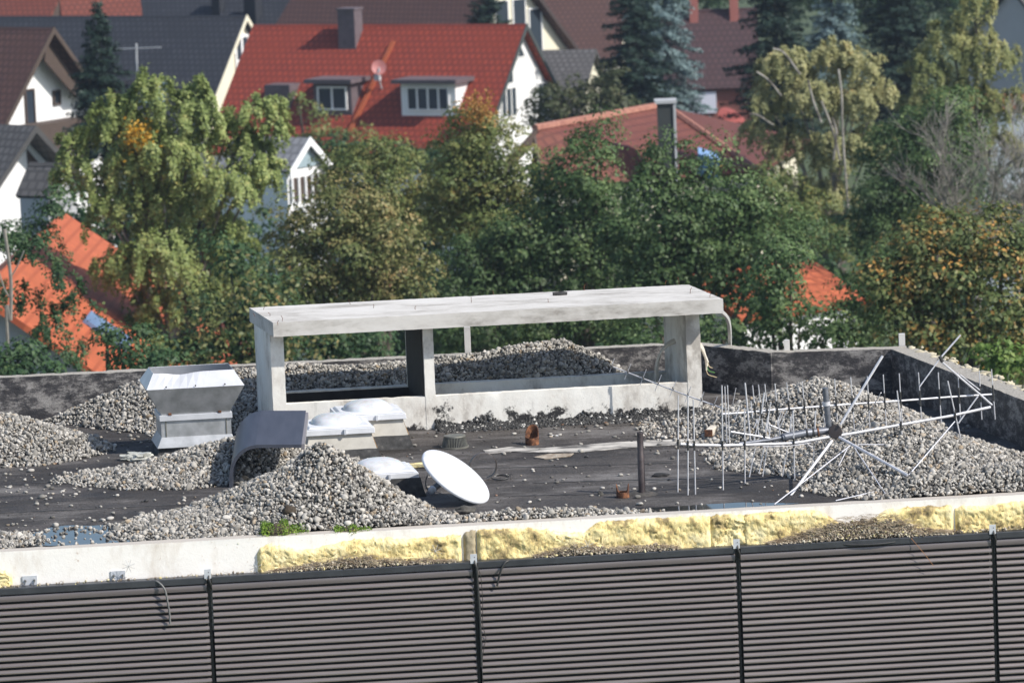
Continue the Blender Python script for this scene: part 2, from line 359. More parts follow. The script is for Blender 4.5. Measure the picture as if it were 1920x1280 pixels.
# hoses and cables hanging over the louvres: things that rest on the cladding
m_hose = M('grey_hose', [(.3, g(.12)), (.7, g(.19))], 8, .5, .1)
m_blackhose = M('black_hose', [(.3, g(.02)), (.7, g(.045))], 8, .45, .1)
def hang(pts, r, m, name, label, cat, out=.165, seg=8, parent=None):
    q = [front(sx(px-0), o, 0) for px, py, o in pts]; q = [Vector((PY(px, py, a.y).x, a.y, PY(px, py, a.y).z)) for a, (px, py, o) in zip(q, pts)]
    q = smoothline(q); mb = MB(); mb.tube(q, r, seg); o = obj(name, mb, m, parent, origin=None if parent else tuple(q[-1]), smooth=60)
    return tag(o, label, cat) if not parent else o
def smoothline(q, k=6):
    if len(q) < 3: return q
    out = []; n = len(q)
    for i in range(n-1):
        p0, p1, p2, p3 = q[max(i-1, 0)], q[i], q[i+1], q[min(i+2, n-1)]
        for j in range(k):
            t = j/k; out.append(.5*((2*p1)+(p2-p0)*t+(2*p0-5*p1+4*p2-p3)*t*t+(3*p1-p0-3*p2+p3)*t**3))
    return out+[q[-1]]
hang([(284, 1087, .10), (297, 1091, .15), (309, 1105, .18), (315, 1132, .175), (318, 1152, .165), (319, 1169, .162)], .0105, m_hose, 'hose', 'grey rubber hose end hanging over the louvres near the left edge', 'hose')
hang([(962, 1051, .09), (950, 1052, .15), (941, 1064, .17), (936, 1080, .165), (932, 1098, .16)], .0105, m_blackhose, 'hose', 'short dark hose curling over the cap right of the centre louvre joint', 'hose')
hang([(889, 1052, .12), (893, 1060, .16), (896, 1100, .155), (900, 1160, .155), (903, 1249, .155)], .013, m_blackhose, 'cable', 'thick black cable hanging straight down the louvre joint at the picture centre', 'cable')
hang([(896, 1062, .15), (902, 1085, .155), (905, 1130, .15), (905, 1170, .15), (911, 1195, .15), (907, 1215, .15), (904, 1250, .15), (908, 1300, .15)], .0035, m_blackhose, 'wire', 'thin wavy black wire beside the thick cable on the louvres', 'wire', seg=5)
hang([(1560, 1018, .11), (1600, 1021, .15), (1650, 1019, .155), (1702, 1012, .11)], .010, m_blackhose, 'hose', 'black hose lying along the cap under the big debris heap', 'hose')
hang([(1708, 1008, .15), (1735, 1040, .19), (1750, 1060, .19)], .0028, M('dry_stalk', [(0, (.35, .17, .08))], 3, .9, 0), 'dry_stalk', 'thin reddish dry stalk leaning across the louvres on the right', 'stalk', seg=5)
# fasteners of each bay: hook beside the joint
for i in range(1, 5):
    s = seams[i]+.004; mb = MB(); q = smoothline([front(s-.006, .14, ZC+.02), front(s-.004, .165, ZC-.02), front(s+.012, .16, ZC-.07), front(s+.016, .12, ZC-.12)])
    mb.tube(q, .010, 6); obj('edge_seal', mb, m_blackhose, bld, smooth=60)

# ================================================================== GRAVEL
HEAPS = [  # cx, cy, radius along U, along V, height, name
    (-2.16, 49.3, 1.08, 1.45, .60), (-2.85, 48.85, 1.20, .95, .15), (-5.75, 48.35, .75, .55, .10), (.0, 48.42, 1.2, .22, .10),
    (-3.0, 52.35, 1.25, .85, .36), (-3.7, 52.0, 1.15, .75, .14), (-5.95, 54.2, 1.25, 1.15, .46),
    (3.45, 53.0, 1.3, 1.8, .66), (4.15, 50.6, 1.25, 2.2, .50), (5.2, 49.2, 1.15, .9, .24), (4.1, 49.5, 1.0, .8, .16), (2.45, 53.7, .75, 1.3, .05), (3.1,51.4,.9,1.1,.16), (-2.02, 49.3, .88, 1.35, .76), (-1.55, 48.55, .90, .60, .20)]
def hn(x, y, f, s=0):
    return (np.sin(x*f*1.7+s+y*f*.6)+np.sin(y*f*2.1-x*f*.9+1.3+s)+np.sin((x+y)*f*1.2+2.1*s))/3
def hone(x, y, hp):
    cx, cy, ru, rv, h = hp; dx, dy = x-cx, y-cy
    u = dx*.972+dy*.236; v = dx*-.0898+dy*.996
    r = np.sqrt((u/ru)**2+(v/rv)**2)*(1+.10*hn(x, y, 2.1, cx)+.05*hn(x, y, 6, cy))
    r = np.sqrt(r*r+.012)-.05
    fr = y-(FL.y+.17+(x-FL.x)*.0902)
    return np.minimum(h*(1-r), (.034+.60*fr))
def hridge(x, y):      # the long bank of gravel against the rear parapet
    yb = B0.y+(x-B0.x)*bd.y/bd.x
    xs = [-7.5, -5.6, -4.6, -4.1, -1.0, -.3, .25, .62, 1.1, 1.6, 1.75]; hs = [-.1, .0, .40, .53, .50, .56, .66, .68, .42, .08, -.2]
    h = np.interp(x, xs, hs)+.03*hn(x, y, 3, 1); w = np.interp(x, [-5.6, -4, .2, 1.6], [.7, 1.35, 1.5, .7])
    d = np.abs((y-(yb-.28)))/w
    return h-.50*np.maximum(0, d-.04)*1.05*(1-.06*hn(x, y, 5, 2))
allh = [lambda x, y, hp=hp: hone(x, y, hp) for hp in HEAPS]+[hridge]
groups = {'front': [0, 1, 2, 3, 13, 14], 'vent': [4, 5], 'left': [6], 'rear': [15], 'right': [7, 8, 9, 10, 11, 12]}
def hmax(x, y, idx):
    r = allh[idx[0]](x, y)
    for k in idx[1:]: r = np.maximum(r, allh[k](x, y))
    return r
def inside(x, y):
    ok = (y > FL.y+.17+(x-FL.x)*.0902)
    yb = np.where(x < B1.x, B0.y+(x-B0.x)*bd.y/bd.x, np.where(x < C1.x, B1.y+(x-B1.x)*(C1.y-B1.y)/(C1.x-B1.x), C1.y+(x-C1.x)*(C2.y-C1.y)/(C2.x-C1.x)))
    ok &= y < yb-.02
    xr = C2.x+(y-C2.y)*rdir.x/rdir.y
    return ok & (x < xr-.03)
SH_A = P(515, 821); SH_B = P(1318, 777); sd = (SH_B-SH_A).normalized(); SHV = Vector((-.236, .972, 0))
def inshaft(x, y):
    dx, dy = x-SH_A.x, y-SH_A.y; det = sd.x*SHV.y-sd.y*SHV.x
    a = (dx*SHV.y-dy*SHV.x)/det; b = (sd.x*dy-sd.y*dx)/det
    return (a > -.02) & (a < (SH_B-SH_A).length+.02) & (b > -.02) & (b < .97)
ico = []
for k in range(8):
    bm = bmesh.new(); bmesh.ops.create_icosphere(bm, subdivisions=2, radius=.5)
    vs = np.array([v.co[:] for v in bm.verts]); fc = np.array([[v.index for v in f.verts] for f in bm.faces]); bm.free()
    pl = rng.normal(size=(5, 3)); pl /= np.linalg.norm(pl, axis=1)[:, None]
    for q in pl:
        d = vs@q; cut = rng.uniform(.26, .42); vs = vs-np.outer(np.maximum(0, d-cut)*.85, q)
    ico.append(vs)
icof = fc
def rotm(n):
    q = rng.normal(size=(n, 4)); q /= np.linalg.norm(q, axis=1)[:, None]; a, b, c, d = q.T
    return np.stack([np.stack([1-2*(c*c+d*d), 2*(b*c-a*d), 2*(b*d+a*c)], 1), np.stack([2*(b*c+a*d), 1-2*(b*b+d*d), 2*(c*d-a*b)], 1), np.stack([2*(b*d-a*c), 2*(c*d+a*b), 1-2*(b*b+c*c)], 1)], 1)
def stones(name, pts, size, m, label=None, cat=None, kind='stuff', parent=None, flatz=False):
    n = len(pts); which = rng.integers(0, 8, n); base_ = np.array(ico)[which]
    s = size[:, None]*np.stack([rng.uniform(1.0, 1.35, n), rng.uniform(.8, 1.05, n), rng.uniform(.5, .8, n)], 1)
    Rm = rotm(n)
    if flatz:
        a = rng.uniform(0, 6.283, n); c, q = np.cos(a), np.sin(a); z = np.zeros(n)
        Rm = np.stack([np.stack([c, -q, z], 1), np.stack([q, c, z], 1), np.stack([z, z, z+1], 1)], 1)
    Vv = np.einsum('nij,nkj->nki', Rm, base_*s[:, None, :])+pts[:, None, :]
    Ff = (icof[None]+(np.arange(n)*42)[:, None, None]).reshape(-1, 3)
    org = tuple(pts.mean(0)) if parent is None else None
    o = npmesh(name, Vv.reshape(-1, 3), Ff, m, parent, org, smooth=True)
    return tag(o, label, cat, kind=kind) if label else o
info = {'front': ('tall pebble heap and its skirts along the front parapet', 'gravel heap'), 'vent': ('low pebble bank in front of the metal roof vent', 'gravel heap'),
        'left': ('pebble heap at the left edge of the roof', 'gravel heap'), 'rear': ('long pebble bank against the rear parapet behind the concrete shaft', 'gravel heap'),
        'right': ('broad pebble heap at the right under the broken antenna', 'gravel heap')}
for gname, idx in groups.items():
    x0, x1, y0, y1 = (-7.6, 7.2, 47.2, 58)
    cell = .0275
    X, Y = np.meshgrid(np.arange(x0, x1, cell), np.arange(y0, y1, cell)); X = X.ravel()+rng.uniform(-.45, .45, X.size)*cell; Y = Y.ravel()+rng.uniform(-.45, .45, Y.size)*cell
    h = hmax(X, Y, idx); oth = np.max([hmax(X, Y, i2) for g2, i2 in groups.items() if g2 != gname], 0)
    ok = inside(X, Y) & ~inshaft(X, Y) & (h > oth) & (h > -.015)
    keep = rng.uniform(size=X.size) < np.clip(.30+(h+.015)*18, 0, .92)
    thin = (np.abs(X-2.45) < .85) & (np.abs(Y-53.7) < 1.4) & (hmax(X,Y,[7,8,12]) < 0) & (rng.uniform(size=X.size) > .35)
    ok &= keep & ~thin
    X, Y, h = X[ok], Y[ok], h[ok]
    sz = np.clip(rng.lognormal(math.log(.0335), .34, X.size), .018, .08)
    z = np.maximum(h, 0)+sz*.22+rng.uniform(-.006, .012, X.size)
    o = stones('gravel_heap', np.stack([X, Y, z], 1), sz, m_stone, *info[gname])
    # dusty bed under the stones
    gx = np.arange(x0, x1, .07); gy = np.arange(y0, y1, .07); GX, GY = np.meshgrid(gx, gy, indexing='ij'); hh = hmax(GX, GY, idx)-.012
    okc = (hh > 0) & inside(GX, GY) & ~inshaft(GX, GY); nx, ny = GX.shape
    vid = np.arange(nx*ny).reshape(nx, ny); q = okc[:-1, :-1] | okc[1:, :-1] | okc[1:, 1:] | okc[:-1, 1:]
    q &= (inside(GX, GY)&~inshaft(GX, GY))[:-1, :-1] & (inside(GX, GY)&~inshaft(GX, GY))[1:, 1:] & (inside(GX, GY)&~inshaft(GX, GY))[1:, :-1] & (inside(GX, GY)&~inshaft(GX, GY))[:-1, 1:]
    Fq = np.stack([vid[:-1, :-1][q], vid[1:, :-1][q], vid[1:, 1:][q], vid[:-1, 1:][q]], 1)
    Vq = np.stack([GX.ravel(), GY.ravel(), np.maximum(hh.ravel(), -.03)], 1)
    us, inv = np.unique(Fq, return_inverse=True)
    npmesh('gravel_bed', Vq[us], inv.reshape(Fq.shape), m_gravel_bed, o, smooth=True)
# loose pebbles
ns = 9000; X = rng.uniform(-7, 6.6, ns); Y = rng.uniform(47.9, 57.5, ns)
hall = np.max([hmax(X, Y, i) for i in groups.values()], 0)
pr = np.clip(.05+.95*np.exp(hall*7.5), 0, 1)*np.clip(.15+1.5*np.clip(hn(X, Y, 1.3, 5)*.5+.4, 0, 1)**2, 0, 1); pr = np.where(X > -.6, pr*.55, pr)
ok = inside(X, Y) & ~inshaft(X, Y) & (hall < 0) & (rng.uniform(size=ns) < pr)
X, Y = X[ok], Y[ok]; sz = np.clip(rng.lognormal(math.log(.034), .35, X.size), .014, .075)
stones('loose_pebbles', np.stack([X, Y, sz*.22], 1), sz, m_stone, 'single pebbles strewn over the bare black roof felt', 'pebbles', flatz=True)
# crumbs of tar and dirt
ns = 7000; X = rng.uniform(-7, 6.6, ns); Y = rng.uniform(47.9, 57.5, ns); hall = np.max([hmax(X, Y, i) for i in groups.values()], 0)
dd = np.clip(1-(np.abs((Y-(SH_A.y-.25+(X-SH_A.x)*.1)))/.55), 0, 1)*(X > -1.2)*(X < 2.6)+.10+.3*(np.exp(-((X-1.3)**2/.35+(Y-49.9)**2/.03)))
ok = inside(X, Y) & ~inshaft(X, Y) & (hall < 0) & (rng.uniform(size=ns) < dd); X, Y = X[ok], Y[ok]; sz = np.clip(rng.lognormal(math.log(.020), .45, X.size), .008, .07)
stones('tar_crumbs', np.stack([X, Y, sz*.2], 1), sz, island('tar_crumbs', [(0, g(.012)), (.6, g(.035)), (.85, (.07, .06, .05)), (.95, (.20, .10, .05)), (1, g(.5))], .6), 'black crumbs of tar and dirt scattered on the roof felt', 'debris', flatz=True)
# puddles
def blob(cx, cy, rx, ry, z, seed, n=120):
    pts = []
    for k in range(n):
        a = 2*math.pi*k/n; r = 1+.28*mn.noise(Vector((math.cos(a)*1.6+seed, math.sin(a)*1.6, 0)))+.12*mn.noise(Vector((math.cos(a)*6+seed, math.sin(a)*6, 3)))
        pts.append(Vector((cx+rx*r*math.cos(a), cy+ry*r*math.sin(a)+(.09*rx*r*math.cos(a)), z)))
    return pts
m_water, nt, b = base('puddle_water'); b.inputs['Base Color'].default_value = (.012, .014, .018, 1); b.inputs['Roughness'].default_value = .03; b.inputs['IOR'].default_value = 1.6
bump(nt, b, nz(nt, 2, 2), .02, .01)
for (cx, cy, rx, ry, sd_) in ((-4.22, 48.52, .98, .60, 1.), (1.65, 48.66, 1.05, .20, 7.)):
    q = [p for p in blob(cx, cy, rx, ry, .005, sd_)]
    for p in q: p.y = max(p.y, FL.y+.175+(p.x-FL.x)*.0902)
    mb = MB(); mb.add(q, [tuple(range(len(q)))]); o = obj('puddle_water', mb, m_water, origin=(cx, cy, 0)); o['kind'] = 'structure'
# pebbles sticking out of the left puddle
n = 420; a = rng.uniform(0, 6.283, n); r = np.sqrt(rng.uniform(0, 1, n)); X = -4.3+1.15*r*np.cos(a); Y = 48.45+.62*r*np.sin(a)
ok = (Y > 47.92+(X+5.24)*.09) & ((r > .72) | (rng.uniform(size=n) < .22)); X, Y = X[ok], Y[ok]; sz = rng.uniform(.02, .055, X.size)
stones('puddle_pebbles', np.stack([X, Y, sz*.2], 1), sz, m_stone, 'wet pebbles sticking out of the blue puddle at the left', 'pebbles')
# debris lying on the louvre cap
m_debris = island('plant_debris', [(0, (.10, .08, .06)), (.3, (.22, .18, .14)), (.6, (.36, .31, .24)), (.85, (.48, .43, .35)), (.95, (.55, .48, .22)), (1, (.62, .58, .5))], .95)
def debris(prof, n, label, yl=.3):
    xs = rng.uniform(prof[0][0], prof[-1][0], n); hh = np.interp(xs, [p[0] for p in prof], [p[1] for p in prof]); pts = []; szs = []
    for px, h_ in zip(xs, hh):
        s = sx(px); f = random.random()**.8; z = ZC+h_*f/188.*(.75+.35*mn.noise(Vector((px*.06, 0, 0)))); out = .015+(.13-.10*f)*random.uniform(.5, 1.)
        pts.append(front(s, out, z+.003)); szs.append(random.choice((.008, .011, .015, .02, .03)))
    o = stones('debris_pile', np.array(pts), np.array(szs), m_debris, label, 'debris', kind='stuff')
    mb = MB()
    for k in range(n//8):
        px = random.uniform(prof[0][0], prof[-1][0]); s = sx(px); h_ = np.interp(px, [p[0] for p in prof], [p[1] for p in prof])/188.
        z = ZC+.01+h_*random.random(); a = random.uniform(-.9, .9); l = random.uniform(.02, .07)
        c = front(s, random.uniform(.06, .13), z); d = U*math.cos(a)*l+Z*math.sin(a)*l*.5
        mb.tube([c-d, c+d*.2+Z*.006, c+d], .0022, 4)
    obj('dry_twigs', mb, M('dry_twigs', [(.4, (.20, .14, .09)), (.6, (.42, .34, .24))], 9, .95, 0), o)
debris([(500, 0), (560, 10), (620, 20), (680, 25), (720, 14), (800, 8), (850, 2)], 2400, 'grey brown plant debris on the cap below the left strip of insulation')
debris([(1000, 2), (1040, 14), (1080, 22), (1150, 12), (1230, 14), (1270, 4)], 1800, 'thin line of plant debris on the cap right of the picture centre')
debris([(1440, 2), (1490, 12), (1540, 34), (1590, 44), (1660, 46), (1700, 34), (1740, 12), (1790, 4)], 5600, 'big heap of brown plant debris on the cap between the two right joints')
debris([(0, 2), (300, 2), (480, 3)], 110, 'few crumbs of debris along the cap at the far left')
debris([(1800, 5), (1900, 6), (1980, 4)], 110, 'few crumbs of debris along the cap at the far right')

# ================================================================== CONCRETE SHAFT
def mat_concrete(name, tar):
    m, nt, b = base(name)
    a = nz(nt, 2.2, 8, .7, stretch=(1, 1, .6)); c = nz(nt, 28, 6, .72); st = nz(nt, 9, 5, .6, stretch=(1, 1, .15))
    cc = ramp(nt, a, [(.36, (.40, .37, .33)), (.44, (.62, .59, .54)), (.52, (.73, .71, .66)), (.7, (.80, .79, .75))])
    cc = mixc(nt, ramp(nt, st, [(.62, (0, 0, 0)), (.80, (.6, .6, .6))]), cc, (.36, .35, .32))
    cc = mixc(nt, ramp(nt, c, [(.66, (0, 0, 0)), (.70, (1, 1, 1))]), cc, (.30, .28, .24))
    if tar:   # tar splashed up the foot of the wall
        tc = nt.nodes.new('ShaderNodeNewGeometry'); s = nt.nodes.new('ShaderNodeSeparateXYZ'); nt.links.new(tc.outputs['Position'], s.inputs[0])
        n1 = nz(nt, 3.2, 9, .72); mth = nt.nodes.new('ShaderNodeMath'); mth.operation = 'MULTIPLY_ADD'; nt.links.new(n1, mth.inputs[0]); mth.inputs[1].default_value = -1.5; nt.links.new(s.outputs[2], mth.inputs[2])
        f = ramp(nt, mth.outputs[0], [(0, (1, 1, 1)), (1, (0, 0, 0))])
        mr = nt.nodes.new('ShaderNodeMapRange'); nt.links.new(mth.outputs[0], mr.inputs[0]); mr.inputs[1].default_value = -.735; mr.inputs[2].default_value = -.66; mr.inputs[3].default_value = 1; mr.inputs[4].default_value = 0
        cc = mixc(nt, mr.outputs[0], cc, (.022, .021, .022))
    nt.links.new(cc, b.inputs['Base Color']); b.inputs['Roughness'].default_value = .88; bump(nt, b, c, .35, .012); return m
m_conc = mat_concrete('whitewashed_concrete', False); m_slab = M('slab_concrete', [(.36, (.28, .26, .235)), (.43, (.43, .41, .38)), (.52, (.54, .52, .49)), (.7, (.61, .595, .57))], 3.0, .9, .3, .01, detail=10, nr=.75, stretch=(.35, 1, 1)); m_conctar = mat_concrete('whitewashed_concrete_tarred', True)
m_shaft_black = M('shaft_black', [(.3, g(.008)), (.7, g(.02))], 9, .8, .3)  # near-black colour for the sheets and floor inside the shaft
def wpt(s, d, z=0.): return SH_A+sd*s+SHV*d+Z*z
SL = (SH_B-SH_A).length
def sfront(px, py): a = PY(px, py, (SH_A.y+SH_B.y)/2); return (a.x-SH_A.x)/sd.x
ZB = PY(1316, 584, SH_B.y).z; ZF = .385; DEP = .95
shaft = empty('concrete_shaft', wpt(SL/2, DEP/2), 'white concrete ventilation shaft with open sides and a flat slab roof', 'concrete shaft')
def slabbox(s0, s1, d0, d1, z0, z1): return MB().prism([wpt(s0, d0, z0), wpt(s1, d0, z0), wpt(s1, d1, z0), wpt(s0, d1, z0)], Z*(z1-z0))
sm0, sm1 = sfront(796, 700), sfront(815, 700)
rough('front_wall', slabbox(.15, SL-.16, 0, .11, -.02, ZF), m_conctar, shaft, size=.045, amp=.004)
rough('back_wall', slabbox(.16, SL-.16, DEP-.12, DEP, -.02, ZF+.015), m_conc, shaft, size=.08, amp=.005)
for nm, a, b_ in (('end_wall', 0, .152), ('divider_wall', sm0, sm1), ('end_wall', SL-.165, SL)):
    rough(nm, slabbox(a, b_, -.004, DEP+.002, -.03, ZB+.004), m_conctar if nm == 'divider_wall' or a > 1 else m_conc, shaft, size=.05, amp=.004)
# slab roof
Z1 = PY(1346, 554, SH_B.y-.2).z
rough('roof_slab', slabbox(sfront(507, 620)+.0, sfront(1347, 570), -.24, DEP+.25, ZB, ZB+.165), m_slab, shaft, size=.04, amp=.0032, freq=16.)
# thin black sheets inside the left opening
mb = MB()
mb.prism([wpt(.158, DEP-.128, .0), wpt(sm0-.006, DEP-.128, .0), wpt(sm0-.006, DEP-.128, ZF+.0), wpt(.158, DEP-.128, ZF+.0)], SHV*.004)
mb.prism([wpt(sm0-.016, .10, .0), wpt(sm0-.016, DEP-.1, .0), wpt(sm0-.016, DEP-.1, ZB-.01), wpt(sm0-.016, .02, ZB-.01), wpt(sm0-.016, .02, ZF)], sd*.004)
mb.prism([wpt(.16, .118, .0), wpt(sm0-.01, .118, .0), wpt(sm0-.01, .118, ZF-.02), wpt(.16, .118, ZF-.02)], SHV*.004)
obj('black_lining', mb, m_shaft_black, shaft)
mb = MB(); mb.prism([wpt(.16, .12, .03), wpt(SL-.17, .12, .03), wpt(SL-.17, DEP-.13, .03), wpt(.16, DEP-.13, .03)], Z*.006); obj('shaft_floor', mb, m_shaft_black, shaft)
# rusty tie wires on the slab
m_rust = M('rust', [(.35, (.045, .02, .014)), (.5, (.11, .045, .022)), (.62, (.24, .10, .045))], 22, .9, .4)
ZT = ZB+.168
for px, py in ((478, 588), (494, 576), (506, 588), (529, 598), (521, 604), (657, 566), (700, 573), (779, 576), (788, 551), (884, 563), (926, 548), (1028, 562), (1096, 540), (1247, 529), (1273, 527), (1294, 546), (1331, 553)):
    q = P(px, py+4, ZT); l = random.uniform(.03, .075); mb = MB()
    mb.tube([q-Z*.01, q+Z*l*.6+U*random.uniform(-.01, .01), q+Z*l+U*random.uniform(-.025, .025)], .0032, 5); obj('tie_wire', mb, m_rust, shaft)
q = P(1050, 553, ZT); mb = MB(); mb.tube([q-U*.085+Z*.018, q+U*.03+Z*.02, q+U*.085+Z*.016], [.02, .024, .018], 7)
tag(obj('tar_lump', mb, M('tar_lump', [(.3, g(.01)), (.7, g(.05))], 30, .7, .6), origin=tuple(q)), 'small black lump lying on top of the white concrete slab', 'lump')
# tar skirt in front of the shaft
n = 11000; S_ = rng.uniform(1.85, SL+.1, n); D_ = -np.abs(rng.normal(0, .11, n)); hh = np.exp(-np.abs(D_)/.08)
z = rng.uniform(0, 1, n)*(.045+.07*np.clip(.5+.9*hn(S_, S_*.7, 5, 1), 0, 1))*hh
pts = np.array([tuple(wpt(s, d, zz)) for s, d, zz in zip(S_, D_, z)])
stones('tar_crust', pts, rng.uniform(.012, .05, n), island('tar_crust', [(0, g(.010)), (.75, g(.03)), (.93, g(.06)), (.96, (.5, .49, .46)), (1, (.55, .53, .5))], .55), 'rough black tar crust along the foot of the white concrete shaft', 'tar')
# exposed pale strip in the roof felt
def sheet(pxs, z, m, name, label, cat, th=.004, wob=.012):
    q = [P(a, b_, 0) for a, b_ in pxs]; out = []
    for i in range(len(q)):
        a, b_ = q[i], q[(i+1) % len(q)]; k = max(1, int((b_-a).length/.05))
        for j in range(k):
            p = a.lerp(b_, j/k); out.append(p+Vector((mn.noise(p*9)*wob, mn.noise(p*11+Vector((3, 1, 2)))*wob*2.2, z)))
    mb = MB(); mb.prism(out, Z*th); o = obj(name, mb, m, bld if cat is None else None, origin=tuple(q[0])); return tag(o, label, cat) if cat else o
m_pale = M('bare_screed', [(.36, (.09, .085, .08)), (.46, (.36, .34, .31)), (.6, (.56, .53, .48)), (.8, (.66, .64, .60))], 7, .9, .3, stretch=(.4, 1, 1))
sheet([(905, 845), (960, 838), (1010, 841), (1100, 834), (1160, 829), (1230, 825), (1310, 824), (1400, 822), (1400, 829), (1300, 834), (1200, 838), (1090, 848), (1010, 849), (960, 847), (915, 851)], .003, m_pale, 'bare_screed', None, None)
sheet([(1000, 858), (1030, 852), (1075, 851), (1070, 856), (1020, 861)], .003, M('rotten_board', [(.3, (.16, .11, .07)), (.7, (.45, .40, .33))], 12, .9, .4), 'wood_scrap', 'flat weathered wood splinter on the felt below the cut rusty pipe', 'wood scrap', .008)
m_seam = M('felt_seam', [(.4, g(.012)), (.6, (.05, .045, .042))], 9, .7, .6)
for (pa, pb) in (((60, 905), (420, 893)), ((0, 962), (470, 940)), ((840, 880), (1260, 868)), ((960, 930), (1150, 925)), ((1000, 905), (1480, 893)), ((150, 832), (290, 827))):
    a, b_ = P(*pa), P(*pb); n = 24; q = [a.lerp(b_, i/n)+V*mn.noise(Vector((i*.7, pa[0], 0)))*.035 for i in range(n+1)]; w_ = [.020+.018*mn.noise(Vector((i*.9, pa[1], 3))) for i in range(n+1)]
    mb = MB(); vs = [p-V*t for p, t in zip(q, w_)]+[p+V*t for p, t in zip(q, w_)]; vs = [v+Z*.004 for v in vs]+[v+Z*.0 for v in vs]
    m1 = n+1; fs = []
    for i in range(n): fs += [(i, i+1, m1+i+1, m1+i), (i, 2*m1+i, 2*m1+i+1, i+1), (m1+i, m1+i+1, 3*m1+i+1, 3*m1+i)]
    obj('felt_seam', mb.add(vs, fs), m_seam, bld)
# ================================================================== METAL VENT
m_steel = M('sheet_zinc', [(.3, (.30, .31, .31)), (.48, (.42, .43, .44)), (.6, (.50, .51, .52)), (.75, (.58, .59, .61))], 5, .45, .08, .004, .5)
m_steelbright = M('sheet_zinc_bright', [(.3, (.55, .56, .59)), (.7, (.68, .69, .72))], 5, .48, .05, .003, .30)  # brighter copy of the vent metal: the rim's sunlit tone put into colour
m_feltskirt = M('felt_upstand', [(.3, g(.022)), (.6, g(.06)), (.8, (.15, .14, .13))], 14, .9, .5)
VB = P(371, 850); VU = U; VV = Vector((-.17, .985, 0))
def vrect(w_, d0, d1, z, x0=0): return [VB+VU*(x0-w_/2)+VV*d0+Z*z, VB+VU*(x0+w_/2)+VV*d0+Z*z, VB+VU*(x0+w_/2)+VV*d1+Z*z, VB+VU*(x0-w_/2)+VV*d1+Z*z]
vent = empty('roof_vent', VB+VV*.25, 'silver sheet metal roof vent with a flared open hood at the left', 'roof vent')
rough('felt_upstand', MB().frustum(vrect(.92, -.01, .64, -.01), vrect(.84, .03, .60, .10)), m_feltskirt, vent, size=.06, amp=.012)
obj('base_flare', MB().frustum(vrect(.91, -.03, .66, .085), vrect(.79, .035, .59, .20)), m_steel, vent, bevel=.003)
obj('neck', MB().frustum(vrect(.79, .037, .587, .198), vrect(.79, .037, .587, .40)), m_steel, vent, bevel=.002)
obj('collar', MB().frustum(vrect(.82, .015, .605, .385), vrect(.82, .015, .605, .45)), m_steelbright, vent, bevel=.003)
mb = MB()
lo = vrect(.77, .03, .60, .452); mid = vrect(1.10, -.10, .72, .765, -.0)
mb.frustum(lo, mid, cap=False); f1 = obj('hood_funnel', mb, m_steel, vent, bevel=.002, fixn=False); sld = f1.modifiers.new('s', 'SOLIDIFY'); sld.thickness = .004
hi = vrect(.905, .045, .57, .93); mb = MB(); nseg = 12; lo_r = []; hi_r = []
for i in range(nseg+1):
    t = i/nseg; lo_r.append(mid[0].lerp(mid[1], t)+Z*.002); dent = -.028*math.exp(-((t-.33)/.16)**2); hi_r.append(hi[0].lerp(hi[1], t)+Z*dent+VV*dent*-.4)
vs = lo_r+hi_r; fs = [(i, i+1, nseg+2+i, nseg+1+i) for i in range(nseg)]; mb.add(vs, fs)
mb.add([mid[1]+Z*.002, mid[2]+Z*.002, mid[3]+Z*.002, mid[0]+Z*.002, hi[1], hi[2], hi[3], hi[0]], [(0, 1, 5, 4), (1, 2, 6, 5), (2, 3, 7, 6)])
f2 = obj('hood_rim', mb, m_steelbright, vent, fixn=False); sld = f2.modifiers.new('s', 'SOLIDIFY'); sld.thickness = .004
mb = MB()
for a in (-.29, .27): mb.box(VB+VU*a+VV*.022+Z*.462, VU*.02, VV*.012, Z*.012)
mb2 = MB(); obj('hood_clip', MB().box(VB+VU*-.29+VV*.022+Z*.462, VU*.018, VV*.012, Z*.012), m_rust, vent); obj('hood_clip', MB().box(VB+VU*.27+VV*.022+Z*.462, VU*.018, VV*.012, Z*.012), m_rust, vent)
# ================================================================== CURVED PANEL
m_panel = M('grey_panel', [(.3, (.042, .047, .064)), (.7, (.062, .068, .09))], 4, .42, .1, .003, .0, stretch=(3, .3, 3))
CB = P(430, 914); prof = [(0, -.02), (.002, .08), (.012, .17), (.035, .25), (.075, .325), (.13, .385), (.20, .43), (.28, .452), (.36, .456), (.80, .440)]
cw = Vector((.02, 1.0, .215)); ps = smoothline([Vector((a, 0, b_)) for a, b_ in prof], 4); n = len(ps); vs = []; fs = []
def cps(i, off):
    t = (ps[min(i+1, n-1)]-ps[max(i-1, 0)]).normalized(); return ps[i]+Vector((t.z, 0, -t.x))*off
TH = .035
for i in range(n):
    for off in (0, TH):
        q = cps(i, off); vs += [CB+Vector((q.x, 0, q.z)), CB+Vector((q.x, 0, q.z))+cw]
for i in range(n-1):
    a, b_ = i*4, (i+1)*4; fs += [(a, a+1, b_+1, b_), (a+2, b_+2, b_+3, a+3), (a, b_, b_+2, a+2), (a+1, a+3, b_+3, b_+1)]
e = (n-1)*4; fs += [(0, 2, 3, 1), (e, e+1, e+3, e+2)]
panel = empty('curved_panel', CB+Vector((.4, .5, 0)), 'dark grey sheet bent like a hood, standing on the roof beside the skylights', 'panel')
obj('bent_sheet', MB().add(vs, fs), m_panel, panel, smooth=30)
q = cps(n-1, .01); a = CB+Vector((q.x, 0, q.z)); mb = MB().prism([a+Vector((.0, .02, -.05)), a+Vector((.03, .02, -.05)), a+Vector((.03, .02, .012)), a+Vector((0, .02, .012))], cw*.93)
obj('edge_strip', mb, M('edge_strip', [(0, (.20, .19, .20))], 5, .5, 0), panel)
